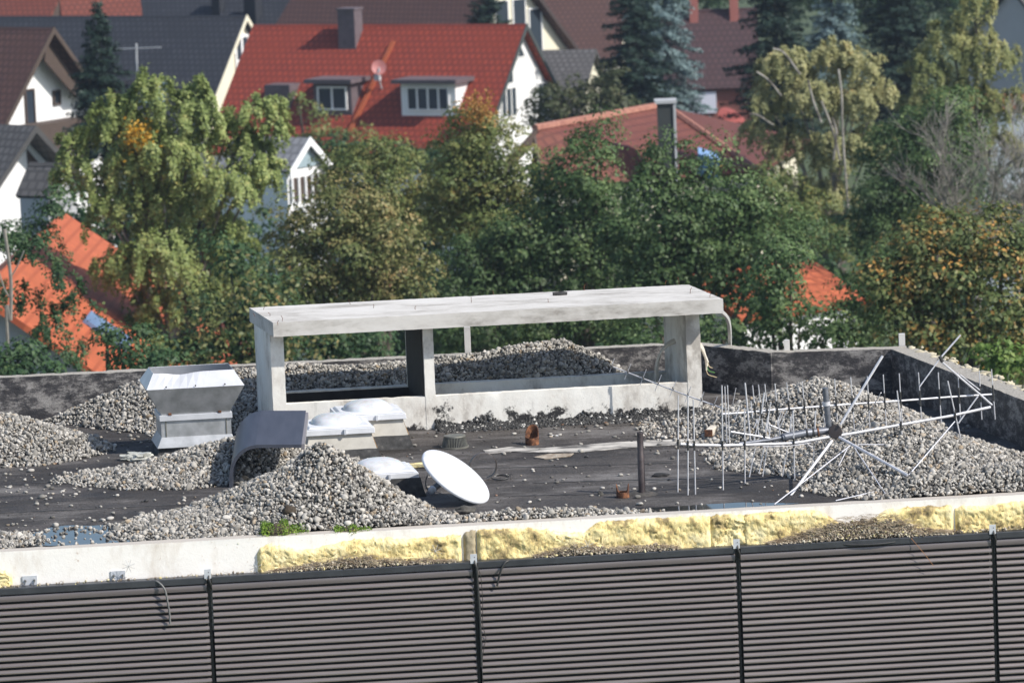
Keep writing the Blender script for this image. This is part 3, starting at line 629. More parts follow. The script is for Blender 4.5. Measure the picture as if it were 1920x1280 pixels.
mb = MB(); a = P(452, 878); b_ = P(513, 873, .0); mb.box((a+b_)/2+Z*.14, (b_-a)*.62, Vector((0, .05, 0)), Z*.012)
tag(obj('timber_board', mb, M('yellowed_board', [(.3, (.28, .17, .03)), (.7, (.48, .32, .07))], 6, .9, .3), origin=tuple(a)), 'yellow stained timber board lying in the shade beneath the bent grey sheet', 'board')
mb = MB(); a = P(455, 880); mb.bb(a.x-.02, a.x+.12, a.y, a.y+.03, 0, .25); tag(obj('zinc_offcut', mb, m_steel, origin=tuple(a), bevel=.003), 'small grey metal offcut standing under the bent grey sheet', 'metal offcut')
# ================================================================== SKYLIGHTS
m_dome, nt, b = base('opal_dome'); b.inputs['Base Color'].default_value = (.72, .74, .78, 1); b.inputs['Roughness'].default_value = .25; b.inputs['Subsurface Weight'].default_value = .15
nt.links.new(ramp(nt, nz(nt, 5, 5), [(.35, (.48, .48, .47)), (.6, (.62, .64, .67))]), b.inputs['Base Color'])
m_frame = M('white_plastic', [(.3, (.56, .58, .61)), (.7, (.68, .69, .72))], 7, .45, .05)
m_curb = M('curb_panel', [(.3, (.38, .36, .32)), (.7, (.52, .50, .45))], 5, .7, .1)
m_side = M('peeling_side', [(.35, (.22, .18, .15)), (.5, (.40, .34, .28)), (.58, (.50, .30, .12)), (.7, (.42, .38, .33))], 6, .8, .3)
def skylight(base_px, w_, label, felt, curb, dome=True):
    c0 = P(*base_px); X_ = U; Y_ = Vector((-.17, .985, 0)); d_ = w_*.92
    root = empty('skylight', c0+Y_*d_/2, label, 'skylight', 'dome skylights')
    def rc(gr, z): return [c0+X_*(-w_/2-gr)+Y_*(-gr)+Z*z, c0+X_*(w_/2+gr)+Y_*(-gr)+Z*z, c0+X_*(w_/2+gr)+Y_*(d_+gr)+Z*z, c0+X_*(-w_/2-gr)+Y_*(d_+gr)+Z*z]
    rough('felt_base', MB().frustum(rc(.10, -.01), rc(.05, felt)), m_feltskirt, root, size=.08, amp=.006)
    if curb:
        obj('curb', MB().frustum(rc(.045, felt-.004), rc(-.01, felt+curb)), m_curb, root, bevel=.004)
        q0 = rc(.048, felt); q1 = rc(-.006, felt+curb-.012); mb = MB().prism([q0[1]+Y_*.02+X_*.003, q0[2]+X_*.003, q1[2]+X_*.003, q1[1]+Y_*.02+X_*.003], X_*.004); obj('side_panel', mb, m_side, root)
    zf = felt+curb
    obj('frame', MB().frustum(rc(.035, zf-.01), rc(.03, zf+.055)).frustum(rc(.005, zf+.057), rc(-.02, zf+.078)), m_frame, root, bevel=.006)
    cc = c0+Y_*d_/2; rr = w_*.40; mb = MB(); vs = []; fs = []; K = 14; S = 40
    for k in range(K+1):
        t = k/K
        for j in range(S):
            a = 2*math.pi*j/S; ca, sa = math.cos(a), math.sin(a); e = 2.6
            rad = rr*(1-t)/((abs(ca)**e+abs(sa)**e)**(1/e))
            vs.append(cc+X_*ca*rad+Y_*sa*rad*d_/w_+Z*(zf+.070+.165*w_*math.sqrt(max(0, 1-(1-t)**2.2))))
        if k:
            for j in range(S): fs.append(((k-1)*S+j, (k-1)*S+(j+1) % S, k*S+(j+1) % S, k*S+j))
    obj('dome', mb.add(vs, fs), m_dome, root, smooth=60)
    mb = MB().box(c0+X_*.05-Y_*.045+Z*(zf+.02), X_*.012, Y_*.01, Z*.03); obj('latch', mb, m_zinc, root)
    return root
skylight((700, 842), .70, 'farthest white dome skylight, on a tall pale curb against the concrete shaft', .15, .19)
skylight((640, 864), .70, 'middle white dome skylight, half buried behind the tall gravel heap', .13, .18)
skylight((722, 932), .66, 'nearest white dome skylight on a low dark felt base right of the tall gravel heap', .20, .0)
# ================================================================== SMALL THINGS ON THE ROOF
BA = P(853, 838); drain = empty('drain_basket', BA, 'grey ribbed basket strainer over a roof drain', 'drain basket')
m_bask = M('basket_metal', [(.3, (.16, .155, .13)), (.7, (.26, .255, .22))], 12, .5, .2, .003, .5)
mb = MB().lathe(BA, [(.112, .13), (.0, .133)], 36).lathe(BA, [(.142, .0), (.112, .13)], 36); obj('core', mb, M('basket_dark', [(0, g(.03))], 5, .8, 0), drain)
for k in range(44):
    a = 2*math.pi*k/44; c = Vector((math.cos(a), math.sin(a), 0)); mb = MB().tube([BA+c*.148, BA+c*.118+Z*.128, BA+c*.07+Z*.137], .0042, 4); obj('rib', mb, m_bask, drain)
obj('foot_ring', MB().lathe(BA, [(.14, 0), (.16, 0), (.16, .012), (.14, .015)], 40), m_bask, drain); obj('top_ring', MB().lathe(BA, [(.11, .122), (.125, .122), (.122, .136), (.09, .14), (0, .14)], 40), m_bask, drain, smooth=40)
# satellite dish
ct = P(911, 942); nD = Vector((.58, -.24, .78)).normalized(); RD = .415
down = (Z-nD*nD.z); down = -down.normalized(); DC = ct-down*RD+Z*.015
dish = empty('satellite_dish', ct, 'white satellite dish lying tilted on the roof with its feed arm underneath', 'satellite dish')
m_dish, nt, b = base('white_dish'); b.inputs['Roughness'].default_value = .4
nt.links.new(ramp(nt, nz(nt, 4, 6, .7), [(.38, (.52, .55, .64)), (.46, (.66, .68, .72)), (.8, (.70, .71, .74))]), b.inputs['Base Color'])
mb = MB().lathe(DC, [(RD, -.028), (RD+.004, -.012), (RD, 0), (RD*.97, .012), (RD*.8, .030), (RD*.5, .047), (RD*.25, .054), (0, .056)], 72, nD); mb.lathe(DC, [(RD, -.028), (RD*.96, -.022), (RD*.8, -.005), (RD*.5, .03), (0, .045)], 72, nD); obj('reflector', mb, m_dish, dish, smooth=40)
m_blk = M('black_plastic', [(.3, g(.015)), (.7, g(.035))], 9, .45, .1)
lnb = P(811, 930)+Z*.07; dirn = (P(850, 915)+Z*.16-lnb).normalized()
mb = MB().tube([lnb-dirn*.0, lnb+dirn*.22], .035, 20); mb.tube([lnb+dirn*.2, lnb+dirn*.34+Z*.03], .022, 10); obj('feed_horn', mb, m_blk, dish, smooth=50)
obj('horn_cap', MB().lathe(lnb-dirn*.03, [(.0, -.012), (.025, -.008), (.042, .006), (.043, .04), (.036, .045)], 24, dirn), m_frame, dish, smooth=50)
l2 = PY(826, 904, lnb.y+.25); mb = MB().tube([l2-dirn*.03, l2+dirn*.10], [.036, .028], 18); obj('feed_horn', mb, m_blk, dish, smooth=50); obj('horn_cap', MB().lathe(l2, [(.0, -.05), (.028, -.045), (.037, -.03), (.037, 0)], 24, dirn), M('grey_cap', [(0, g(.3))], 3, .4, 0), dish, smooth=50)
mb = MB().tube(smoothline([lnb+dirn*.3, DC+down*.25-nD*.12, DC-nD*.06]), .012, 8); obj('feed_arm', mb, m_blk, dish)
q = [PY(812, 878, lnb.y+.2), PY(802, 890, lnb.y+.1), PY(798, 905, lnb.y+.05), PY(802, 918, lnb.y), PY(812, 924, lnb.y)+Z*.0]
tag(obj('feed_cable', MB().tube(smoothline(q), .006, 6), m_blk, dish, smooth=60))
obj('rim_clamp', MB().tube([DC+down*(RD-.02)-nD*.03, DC+down*(RD-.02)-nD*.10], .02, 8), m_blk, dish)
for q_ in (-.33, 0, .33): obj('hood_rivet', MB().lathe(VB+VU*(q_)+VV*(-.102)+Z*.79, [(0, .006), (.009, .004), (.010, 0)], 8, (0, -1, 0)), m_rail, vent)
for q_ in (-.34, .34): obj('neck_seam', MB().box(VB+VU*q_+VV*.034+Z*.30, VU*.006, VV*.004, Z*.095), m_bask, vent)
# steel ring behind the dish
m_ringm = M('ring_metal', [(.3, (.10, .085, .075)), (.6, (.20, .17, .15)), (.8, (.30, .27, .25))], 9, .5, .3, .003, .5)
q = P(907, 900); c = q+Z*.152; ax = Vector((-.22, 1, .06)).normalized()
tag(obj('steel_ring', MB().lathe(c, [(.150, -.03), (.150, .03), (.144, .03), (.144, -.03)], 56, ax, close=True), m_ringm, origin=tuple(q), smooth=40), 'thin rusty steel ring standing upright just behind the satellite dish', 'ring')
a = P(935, 896); mb = MB()
for k in range(3):
    pts = [a+Vector((math.cos(t)*(.10+.014*k)+.012*k, math.sin(t)*(.10+.01*k)*1.4, .008+.006*k+.01*math.sin(2*t+k))) for t in np.linspace(0, 5.7, 30)]
    mb.tube(pts, .0045, 5)
tag(obj('cable_coil', mb, m_blk, origin=tuple(a), smooth=60), 'small coil of black cable on the felt right of the steel ring', 'cable coil')
# cut pipes and pole
def cutpipe(base_px, r, label, cutf, seg=28, th=.009, name='rusty_pipe'):
    q = P(*base_px); vs = []; fs = []; rows = 9
    for ri, rad in enumerate((r, r-th)):
        for k in range(rows):
            for j in range(seg):
                a = 2*math.pi*j/seg; h_ = cutf(a); vs.append(q+Vector((math.cos(a)*rad, math.sin(a)*rad, -.02+(h_+.02)*k/(rows-1))))
    for ri in (0, 1):
        o = ri*rows*seg
        for k in range(rows-1):
            for j in range(seg): fs.append((o+k*seg+j, o+k*seg+(j+1) % seg, o+(k+1)*seg+(j+1) % seg, o+(k+1)*seg+j))
    for j in range(seg):
        a0 = (rows-1)*seg+j; a1 = (rows-1)*seg+(j+1) % seg; o = rows*seg; fs.append((a0, a1, a1+o, a0+o))
    o = obj(name, MB().add(vs, fs), m_rust, origin=tuple(q), smooth=40)
    return tag(o, label, 'pipe')
cutpipe((998, 833), .077, 'rusty pipe stub cut off at a slant in front of the concrete shaft', lambda a: .10+.115*(max(0, math.sin(a+.25)))**.6 if math.sin(a+.25) > 0 else .10-.02*abs(math.sin(a)))
cutpipe((1168, 932), .068, 'rusty pipe stub with two torn prongs left of the upright pole', lambda a: .06+.085*max(0, abs(math.cos(a))-.72)/.28)
pr_ = P(1204, 926); pole = empty('steel_pole', pr_, 'dark upright steel pole standing alone on the roof', 'pole')
obj('tube', MB().lathe(pr_, [(.037, 0), (.037, .43), (.034, .435), (.034, .655), (.028, .66), (.026, .60)], 20), M('dark_pipe', [(.3, (.045, .035, .038)), (.6, (.08, .065, .066)), (.8, (.13, .09, .07))], 12, .5, .25, .004, .4), pole, smooth=40)
rough('mortar_foot', MB().lathe(pr_, [(.19, -.01), (.15, .012), (.07, .028), (0, .03)], 18), M('mortar_dark', [(.3, g(.03)), (.7, (.08, .07, .06))], 16, .9, .6), pole, size=.05, amp=.02)
def rock(px, py, sx_, sy_, sz_, label, m, cat='rock', name='rock', seed=0, sub=3):
    q = surf(px, py); bm = bmesh.new(); bmesh.ops.create_icosphere(bm, subdivisions=sub, radius=1); mb = MB()
    vs = []
    for v in bm.verts:
        r_ = 1+.4*mn.noise(v.co*1.3+Vector((seed, 0, 0)))+(.1 if seed != 12 else .6)*mn.noise(v.co*4+Vector((seed, 5, 0))); c = v.co*r_; vs.append(q+Vector((c.x*sx_, c.y*sy_, max(-.02, c.z*sz_+sz_*.75))))
    mb.add(vs, [[v.index for v in f.verts] for f in bm.faces]); bm.free()
    return tag(obj(name, mb, m, origin=tuple(q), smooth=35), label, cat)
m_rock = M('dark_chunk', [(.3, (.03, .028, .026)), (.6, (.09, .085, .075)), (.8, (.17, .16, .14))], 14, .95, .7)
rock(871, 962, .11, .07, .045, 'dark chunk of mortar on the felt below the satellite dish', m_rock, seed=1)
rock(1238, 893, .09, .05, .022, 'flat black tar chunk left of the antenna elements', M('tar_chunk', [(.3, g(.01)), (.7, g(.03))], 14, .8, .5), 'tar chunk', seed=4)
rock(1126, 929, .03, .03, .03, 'small dark stone left of the pronged pipe stub', m_rock, seed=6)
rock(130, 833, .055, .04, .03, 'single large dark pebble between the left gravel heaps', m_rock, seed=8)
rock(542, 962, .07, .05, .05, 'dark brown earth clod on the front slope of the tall heap', M('earth_clod', [(.3, (.03, .022, .015)), (.7, (.09, .07, .05))], 18, .95, .7), 'clod', seed=9)
# moss
m_moss = island('moss_leaf', [(0, (.07, .13, .02)), (.4, (.16, .27, .04)), (.75, (.28, .40, .07)), (.9, (.36, .30, .09)), (1, (.14, .10, .05))], .9, trans=.3)
m_soil = M('moss_soil', [(.3, (.035, .028, .018)), (.7, (.11, .09, .055))], 20, .95, .8)
def leaves(name, C_, s, m, parent=None, label=None, cat=None, asp=.55, nr=None, origin=None):
    n = len(C_); s = np.broadcast_to(np.asarray(s, float), (n,))
    if nr is None: nr = rng.normal(size=(n, 3))
    nr = nr/np.linalg.norm(nr, axis=1)[:, None]; t = np.cross(nr, rng.normal(size=(n, 3))); t /= np.linalg.norm(t, axis=1)[:, None]; b_ = np.cross(nr, t)
    t = t*s[:, None]*.5; b_ = b_*(s*asp*.5)[:, None]
    Vv = np.stack([C_-t, C_-b_+t*.1+nr*s[:, None]*.06, C_+t, C_+b_+t*.1+nr*s[:, None]*.06], 1).reshape(-1, 3)
    o = npmesh(name, Vv, np.arange(4*n).reshape(-1, 4), m, parent, origin)
    return tag(o, label, cat) if label else o
def moss(px, py, rx, rz, n, label, soil=True):
    q = surf(px, py+14)
    root = empty('moss_clump', q, label, 'moss')
    bm = bmesh.new(); bmesh.ops.create_icosphere(bm, subdivisions=3, radius=1); mb = MB()
    mb.add([q+Vector((v.co.x*rx*.9, v.co.y*rx*.7, v.co.z*rz))*(1+.35*mn.noise(v.co*2+q)) if False else q+Vector((v.co.x*rx*.9, v.co.y*rx*.7, v.co.z*rz))*(1+.3*mn.noise(v.co*2.2)) for v in bm.verts], [[v.index for v in f.verts] for f in bm.faces]); bm.free()
    obj('soil', mb, m_soil, root, smooth=60)
    d = rng.normal(size=(n, 3)); d /= np.linalg.norm(d, axis=1)[:, None]; d[:, 2] = np.abs(d[:, 2]); d[:, 0] += .25*np.sign(d[:, 0])*(rng.uniform(size=n) > .6); k = rng.uniform(.85, 1.2, n)[:, None]
    k = k*(1+.25*np.sin(d[:, :1]*7)); C_ = np.array(q)+d*k*np.array([rx, rx*.8, rz]); 
    keep = (d[:, 1] > -.2) | (rng.uniform(size=n) > .45); leaves('foliage', C_[keep], rng.uniform(.012, .03, keep.sum()), m_moss, root)
moss(524, 985, .17, .10, 2600, 'larger bright green moss clump over dark soil at the foot of the tall heap')
moss(655, 983, .14, .055, 1700, 'smaller green moss clump right of the larger one on the tall heap')
moss(440, 1003, .08, .03, 500, 'tiny brownish moss tuft left of the large moss clump')
# loose yellow foam, wood, plastic
def plank(pa, pb, w_, h_, z, m, name, label, cat, wob=0):
    a, b_ = P(*pa), P(*pb); d = (b_-a); n_ = Vector((-d.y, d.x, 0)).normalized(); mb = MB().prism([a-n_*w_/2+Z*z, b_-n_*w_/2+Z*z, b_+n_*w_/2+Z*z, a+n_*w_/2+Z*z], Z*h_)
    o = rough(name, mb, m, origin=tuple(a), size=.04, amp=wob or .002); return tag(o, label, cat)
plank((758, 876), (806, 876), .10, .035, .01, m_foam, 'foam_strip', 'loose strip of yellow foam on the felt beside the nearest skylight', 'foam strip', .012)
plank((735, 905), (748, 934), .05, .06, .03, m_foamdirty, 'foam_scrap', 'brownish foam scrap leaning on the nearest skylight base', 'foam scrap', .02)
plank((122, 857), (158, 851), .05, .015, .002, M('brown_wood', [(.3, (.12, .06, .03)), (.7, (.22, .12, .07))], 12, .9, .3), 'wood_scrap', 'small brown piece of wood right of the left edge heap', 'wood scrap')
m_plast, nt, b = base('clear_plastic'); b.inputs['Base Color'].default_value = (.62, .62, .56, 1); b.inputs['Roughness'].default_value = .25; b.inputs['Transmission Weight'].default_value = .35
rock(256, 862, .17, .10, .05, 'crumpled pale plastic sheet on the felt in front of the roof vent', m_plast, 'plastic sheet', 'plastic_sheet', seed=12, sub=3)
mb = MB(); a = P(322, 872, .10); b_ = P(338, 846, .16); mb.tube([a, (a+b_)/2+Z*.01, b_], [.006, .012, .004], 6)
tag(obj('wood_splinter', mb, M('pale_wood', [(0, (.55, .48, .36))], 4, .9, 0), origin=tuple(a)), 'pale wood splinter leaning on the gravel in front of the roof vent', 'wood splinter')
m_bw = M('whitewashed_beam', [(.3, (.40, .34, .27)), (.55, (.62, .57, .49)), (.8, (.70, .67, .60))], 9, .85, .3)
for (pa, pb, z, lab) in (((1329, 826), (1357, 800), .05, 'shorter white painted timber with a rusty end left of the antenna'), ((1362, 812), (1418, 778), .10, 'longer white painted timber behind the antenna mast')):
    a, b_ = P(*pa)+Z*z, P(*pb)+Z*z; d = (b_-a).normalized(); n_ = Vector((-d.y, d.x, 0)); root = empty('timber_beam', a, lab, 'timber')
    obj('beam', MB().prism([a-n_*.04, b_-n_*.04, b_+n_*.04, a+n_*.04], Z*.07), m_bw, root, bevel=.004)
    obj('rusty_end', MB().prism([a-n_*.043-d*.008, a-n_*.043+d*.012, a+n_*.043+d*.012, a+n_*.043-d*.008], Z*.074), m_rust, root)
for k, (px, py, lab) in enumerate(((1041, 817, 'white paper scrap right of the slanted rusty pipe'), (480, 870, 'pale brown leaf scrap'), (1084, 832, ''), (1240, 700, ''))):
    if k == 0: plank((px-6, py), (px+6, py), .05, .006, .002, M('paper', [(0, g(.75))], 4, .8, 0), 'paper_scrap', lab, 'paper scrap')
# steel posts on the parapets
m_post = M('galvanised_post', [(.3, (.50, .49, .48)), (.7, (.62, .61, .60))], 8, .5, .05, .003, .25)
for px, pt, pb, w_, off, lab in ((1475, 637, 662, .066, .24, 'short galvanised post behind the parapet above the gravel heap'), (1690.5, 625, 657, .075, .24, 'taller galvanised post at the corner of the side parapet'), (875.5, 612, 656, .075, .26, 'grey steel post seen through the concrete shaft behind the gravel bank')):
    yb = {1475: (C1.y+C2.y)/2, 1690.5: C2.y, 875.5: B0.y+(P(875, 650, PH).x-B0.x)*bd.y/bd.x}[px]+off; t = PY(px, pt, yb); bb_ = PY(px, pb, yb)
    mb = MB().box((t.x, yb, (t.z+0.0)/2), U*w_/2, Vector((0, .025, 0)), Z*(t.z/2)); tag(obj('steel_post', mb, m_post, bld and None, origin=(t.x, yb, 0), bevel=.003), lab, 'post', 'posts behind the parapets')
# handrail hoop and cables on the shaft
q = wpt(SL-.04, DEP+.12, 0); yy = q.y+.9
pts = [PY(1316, 581, q.y), PY(1345, 582, q.y+.1), PY(1357, 588, q.y+.25), PY(1365, 600, q.y+.4), PY(1368, 618, q.y+.6), PY(1368.5, 640, q.y+.9), PY(1368.5, 668, q.y+.95)]
mb = MB().tube(smoothline(pts), .026, 4); tag(obj('hoop_rail', mb, m_post, origin=tuple(pts[-1]), smooth=50), 'bent grey handrail hoop coming out from under the right end of the slab', 'rail')
m_cab = M('pale_cable', [(.3, (.42, .38, .32)), (.7, (.60, .56, .48))], 9, .6, .2)
root = empty('cable_bundle', wpt(SL-.17, .5, .3), 'bundle of thick pale cables bent through the right wall of the concrete shaft', 'cables')
for k in range(3):
    o = Vector((.012*k, .03*k, .015*k)); d0 = .45
    pts = [wpt(SL-.42, d0, .28)+o, wpt(SL-.41, d0, .50)+o, wpt(SL-.36, d0, .66)+o, wpt(SL-.27, d0, .76)+o, wpt(SL-.16, d0, .80)+o]
    obj('cable', MB().tube(smoothline(pts), .016, 8), m_cab, root, smooth=60)
    e = wpt(SL, d0, .80-.035*k)+o*2
    pts = [e-sd*.03, e+sd*.05-Z*.01, e+sd*(.13-.01*k)-Z*.09, e+sd*(.18-.02*k)-Z*(.20+.02*k), e+sd*(.20-.03*k)-Z*(.26+.05*k)]
    obj('cable', MB().tube(smoothline(pts), .016 if k < 2 else .010, 8), m_cab, root, smooth=60)
    pts = [pts[-1]+Z*.01, pts[-1]+sd*.02-Z*.05, pts[-1]+sd*(.06+.03*k)-Z*(.07+.01*k)]
    obj('wire_end', MB().tube(smoothline(pts), .004, 5), M('green_wire' if k == 1 else 'bare_wire', [(0, (.10, .30, .06) if k == 1 else (.62, .5, .3))], 3, .5, 0), root)
# ================================================================== BROKEN ANTENNA
m_alu = M('antenna_aluminium', [(.35, (.50, .50, .53)), (.6, (.68, .68, .71))], 14, .42, .04, .002, .25)
m_aluthin = M('antenna_rod', [(.3, (.60, .60, .64)), (.7, (.74, .74, .78))], 8, .42, .04, .002, .25)
m_sleeve = M('black_sleeve', [(.3, g(.025)), (.7, g(.05))], 20, .5, .1)
m_mast = M('mast_pipe', [(.3, (.10, .11, .13)), (.55, (.19, .20, .23)), (.8, (.28, .29, .32))], 9, .45, .2, .003, .5)
YA = P(1290, 927).y; YBm = P(1560, 890).y+.9
def ya(px): return YA+(px-1290)/180.*.33          # lower boom: plane of the elements
def yb_(px): return ya(px)+.35
def seg3(px0, py0, px1, py1, fy): return PY(px0, py0, fy(px0)), PY(px1, py1, fy(px1))
ant = empty('broken_antenna', P(1560, 900), 'large collapsed aluminium antenna with dark mast and round plate over the right gravel heap', 'antenna')
def rod(px0, py0, px1, py1, fy, r=.0075, name='element', m=None, par=None, dy=0):
    a, b_ = seg3(px0, py0, px1, py1, fy); a.y += dy; b_.y += dy; a = a; return obj(name, MB().tube([a, b_], r*.86, 7), m or m_alu, par or ant, smooth=50)
def boom(pts, fy, r, name='boom', par=None, m=None): return obj(name, MB().tube([PY(px, py, fy(px)) for px, py in pts], r, 8), m or m_alu, par or ant, smooth=50)
boom([(1276, 832), (1300, 834), (1356, 835), (1420, 833), (1480, 831), (1505, 828), (1560, 818), (1600, 812), (1700, 794), (1780, 780), (1857, 763)], ya, .0155)
for x0, y0, x1, y1, ym in ((1272, 741, 1271, 922, 832), (1290, 742, 1290, 928, 835), (1300, 749, 1304, 930, 835), (1353.5, 722, 1356, 918, 835), (1396, 765, 1397, 905, 834), (1487, 770, 1490, 901, 830), (1682, 732, 1697, 864, 798), (1777, 714, 1804, 834, 776)):
    fy = lambda px: ya(px)-.02
    rod(x0, y0, x1, y1, fy, .0085); t = (ym-y0)/(y1-y0); xm = x0+(x1-x0)*t
    rod(xm-.2, ym-9, xm+.3, ym+9, fy, .0135, 'sleeve', m_sleeve)
for x0, y0, x1, y1 in ((1359, 724, 1363, 830), (1364, 722, 1368, 830)): rod(x0, y0, x1, y1, lambda p: ya(p)+.03, .006)
# second boom with its rods
ant2 = empty('antenna_boom', P(1620, 870), 'rear antenna boom with evenly spaced upright rods reaching to the side parapet', 'antenna')
boom([(1354, 776), (1400, 773), (1440, 769), (1520, 763), (1600, 757), (1690, 751), (1780, 744), (1860, 739)], yb_, .0105, par=ant2)
els = [(1397, 718, 1407, 825, 1401), (1411, 722, 1418, 790, 1414), (1422, 721, 1430, 800, 1425), (1434, 720, 1443, 812, 1437), (1453, 719, 1462, 815, 1457), (1475, 717, 1485, 812, 1479), (1504, 715, 1513, 812, 1508), (1536, 745, 1549, 803, 1540), (1565, 710, 1570, 790, 1567), (1595, 707, 1602, 805, 1597), (1626, 705, 1631, 803, 1628), (1656, 702, 1662, 800, 1659), (1686, 700, 1692, 800, 1688), (1722, 698, 1728, 790, 1724), (1759, 698, 1765, 792, 1761), (1796, 698, 1801, 786, 1798), (1836, 694, 1841, 786, 1838), (1859, 692, 1866, 786, 1862)]
for x0, y0, x1, y1, xb in els:
    fy = lambda px: yb_(px)-.015
    rod(x0, y0, x1, y1, fy, .011 if x0 == 1397 else .0070, par=ant2)
    yb0 = 776-(xb-1354)*.0735; t0, t1 = (yb0-17-y0)/(y1-y0), (yb0+13-y0)/(y1-y0); f = lambda t: (x0+(x1-x0)*t, y0+(y1-y0)*t)
    rod(*f(t0), *f(min(.95, t1)), fy, .0105, 'sleeve', m_sleeve, ant2)
# mast, stub and plate
am = lambda px: ya(px)+.10
obj('mast', MB().tube([PY(1385, 832, am(1385)), PY(1440, 825, am(1440)), PY(1470, 819, am(1470))], .020, 12), m_mast, ant, smooth=40)
obj('mast', MB().tube([PY(1466, 820, am(1466)), PY(1508, 812, am(1508)), PY(1560, 806, am(1560))], .041, 16), m_mast, ant, smooth=40)
for px in (1512, 1524, 1533): a = PY(px, 812-(px-1512)*.09, am(px)); b_ = PY(px+3, 811.5-(px-1512)*.09, am(px)); obj('clamp', MB().tube([a, b_], .050, 14), m_sleeve if px != 1533 else m_rust, ant, smooth=40)
obj('stub_pipe', MB().tube([PY(1547, 727, am(1550)), PY(1554, 800, am(1554))], .032, 14), m_mast, ant, smooth=40)
obj('clamp', MB().tube([PY(1549, 753, am(1550)), PY(1550, 760, am(1550))], .042, 14), m_alu, ant, smooth=40)
pc = PY(1566, 809, ya(1566)-.03); obj('round_plate', MB().lathe(pc, [(0, .012), (.068, .01), (.075, 0), (.068, -.02), (0, -.022)], 32, (-.1, -1, .12)), M('plate_dark', [(0, (.055, .045, .045))], 4, .4, 0, 0, .3), ant, smooth=50)
af = lambda px: ya(1566)-.06
def bar(x0, y0, ya0, x1, y1, ya1, r_, name, m, par=ant):
    return obj(name, MB().tube([PY(x0, y0, ya0), PY(x1, y1, ya1)], r_, 7), m, par, smooth=50)
a0 = ya(1566)-.06
for x0, y0, d0, x1, y1, d1, r_ in ((1655, 667, a0+.2, 1576, 796, a0, .0145), (1560, 826, a0, 1470, 945, 49.15, .0145), (1574, 820, a0-.02, 1702, 891, surf(1702, 891).y-.12, .0165)):
    bar(x0, y0, d0, x1, y1, d1, r_, 'reflector_bar', m_alu)
for x0, y0, x1, y1, r_ in ((1598, 832, 1452, 945, .006), (1600, 836, 1660, 925, .006), (1567, 938, 1650, 919, .006), (1790, 790, 1704, 890, .006), (1652, 736, 1608, 812, .0055), (1608, 833, 1660, 833, .0055), (1590, 838, 1572, 874, .006)):
    bar(x0, y0, min(a0+.1, surf(x0, y0).y-.08), x1, y1, surf(x1, y1).y-.06, r_, 'stay_rod', m_aluthin)
ar = lambda px: yb_(px)-.06
for x0, y0, x1, y1, r_ in ((1801, 628, 1764, 670, .0115), (1764, 670, 1724, 725, .0085), (1764, 677, 1836, 738, .0125), (1836, 738, 1860, 759, .0125), (1834, 742, 1797, 793, .0095), (1800, 702, 1837, 731, .0075)):
    rod(x0, y0, x1, y1, ar, r_, 'folded_arm', par=ant2)
obj('joint', MB().tube([PY(1762, 668, ar(1762)), PY(1767, 678, ar(1767))], .020, 8), m_sleeve, ant2)
# small yagi between the shaft and the mast
yy_ = lambda px: P(1400, 800).y+.9-(px-1150)/180*.55
ant3 = empty('small_antenna', P(1300, 820), 'slim white antenna with short cross rods slanting down in front of the shaft wall', 'antenna')
boom([(1146, 686), (1215, 713), (1290, 742), (1355, 765), (1400, 784), (1440, 800), (1500, 826)], yy_, .008, par=ant3)
for xb, yb2, xt, yt, xe, ye in ((1148, 687, 1152, 672, 1143, 697), (1177, 697, 1183, 682, 1171, 711), (1206, 708, 1212, 692, 1200, 722), (1234, 717, 1240, 703, 1228, 733), (1262, 728, 1268, 713, 1256, 743), (1290, 739, 1296, 724, 1284, 755), (1315, 748, 1320, 734, 1310, 762), (1339, 757, 1345, 744, 1333, 772), (1368, 770, 1380, 727, 1363, 810), (1380, 775, 1388, 758, 1372, 790)):
    rod(xt, yt, xe, ye, lambda p: yy_(p)-.01, .0048, par=ant3); rod(xb-1, yb2-2.5, xb+1, yb2+2.5, lambda p: yy_(p)-.012, .0095, 'sleeve', m_sleeve, ant3)
# log-periodic cluster at the mast foot
ant4 = empty('rod_cluster', P(1440, 860), 'tangle of short bent antenna rods on a slanting boom in front of the heap', 'antenna')
yc = lambda px: ya(px)+.12
boom([(1370, 809), (1420, 817), (1470, 826)], yc, .0095, par=ant4); boom([(1442, 796), (1462, 804), (1486, 814)], lambda p: yc(p)+.12, .0085, par=ant4)
for x0, y0, x1, y1, r_ in ((1420, 786, 1423, 822, .006), (1433, 736, 1428, 775, .0095), (1446, 753, 1432, 822, .0065), (1445, 800, 1430, 893, .0065), (1486, 775, 1477, 826, .007), (1477, 838, 1467, 893, .0065), (1433, 838, 1423, 888, .0065), (1416, 840, 1405, 894, .008), (1529, 770, 1528, 803, .010), (1527, 835, 1522, 893, .006), (1457, 790, 1464, 815, .006), (1442, 780, 1436, 815, .0055), (1425, 780, 1414, 825, .006), (1408, 752, 1411, 783, .006), (1475, 770, 1463, 800, .0045), (1470, 768, 1460, 795, .0045), (1466, 768, 1457, 792, .0045), (1455, 812, 1451, 830, .004), (1459, 812, 1455, 830, .004), (1463, 812, 1459, 830, .004), (1436, 795, 1444, 815, .006), (1420, 788, 1413, 803, .006), (1387, 760, 1378, 788, .005)):
    rod(x0, y0, x1, y1, yc, r_, par=ant4)
for x0, y0 in ((1419, 829), (1434, 815), (1474, 826)): rod(x0, y0-5, x0-1, y0+5, lambda p: yc(p)-.01, .014, 'sleeve', m_sleeve, ant4)
for x0, y0, x1, y1 in ((1430, 837, 1480, 836), (1480, 836, 1520, 830), (1514, 832, 1524, 840)): rod(x0, y0, x1, y1, lambda p: ya(p)-.04, .0045, 'loose_wire', m_aluthin, ant4)

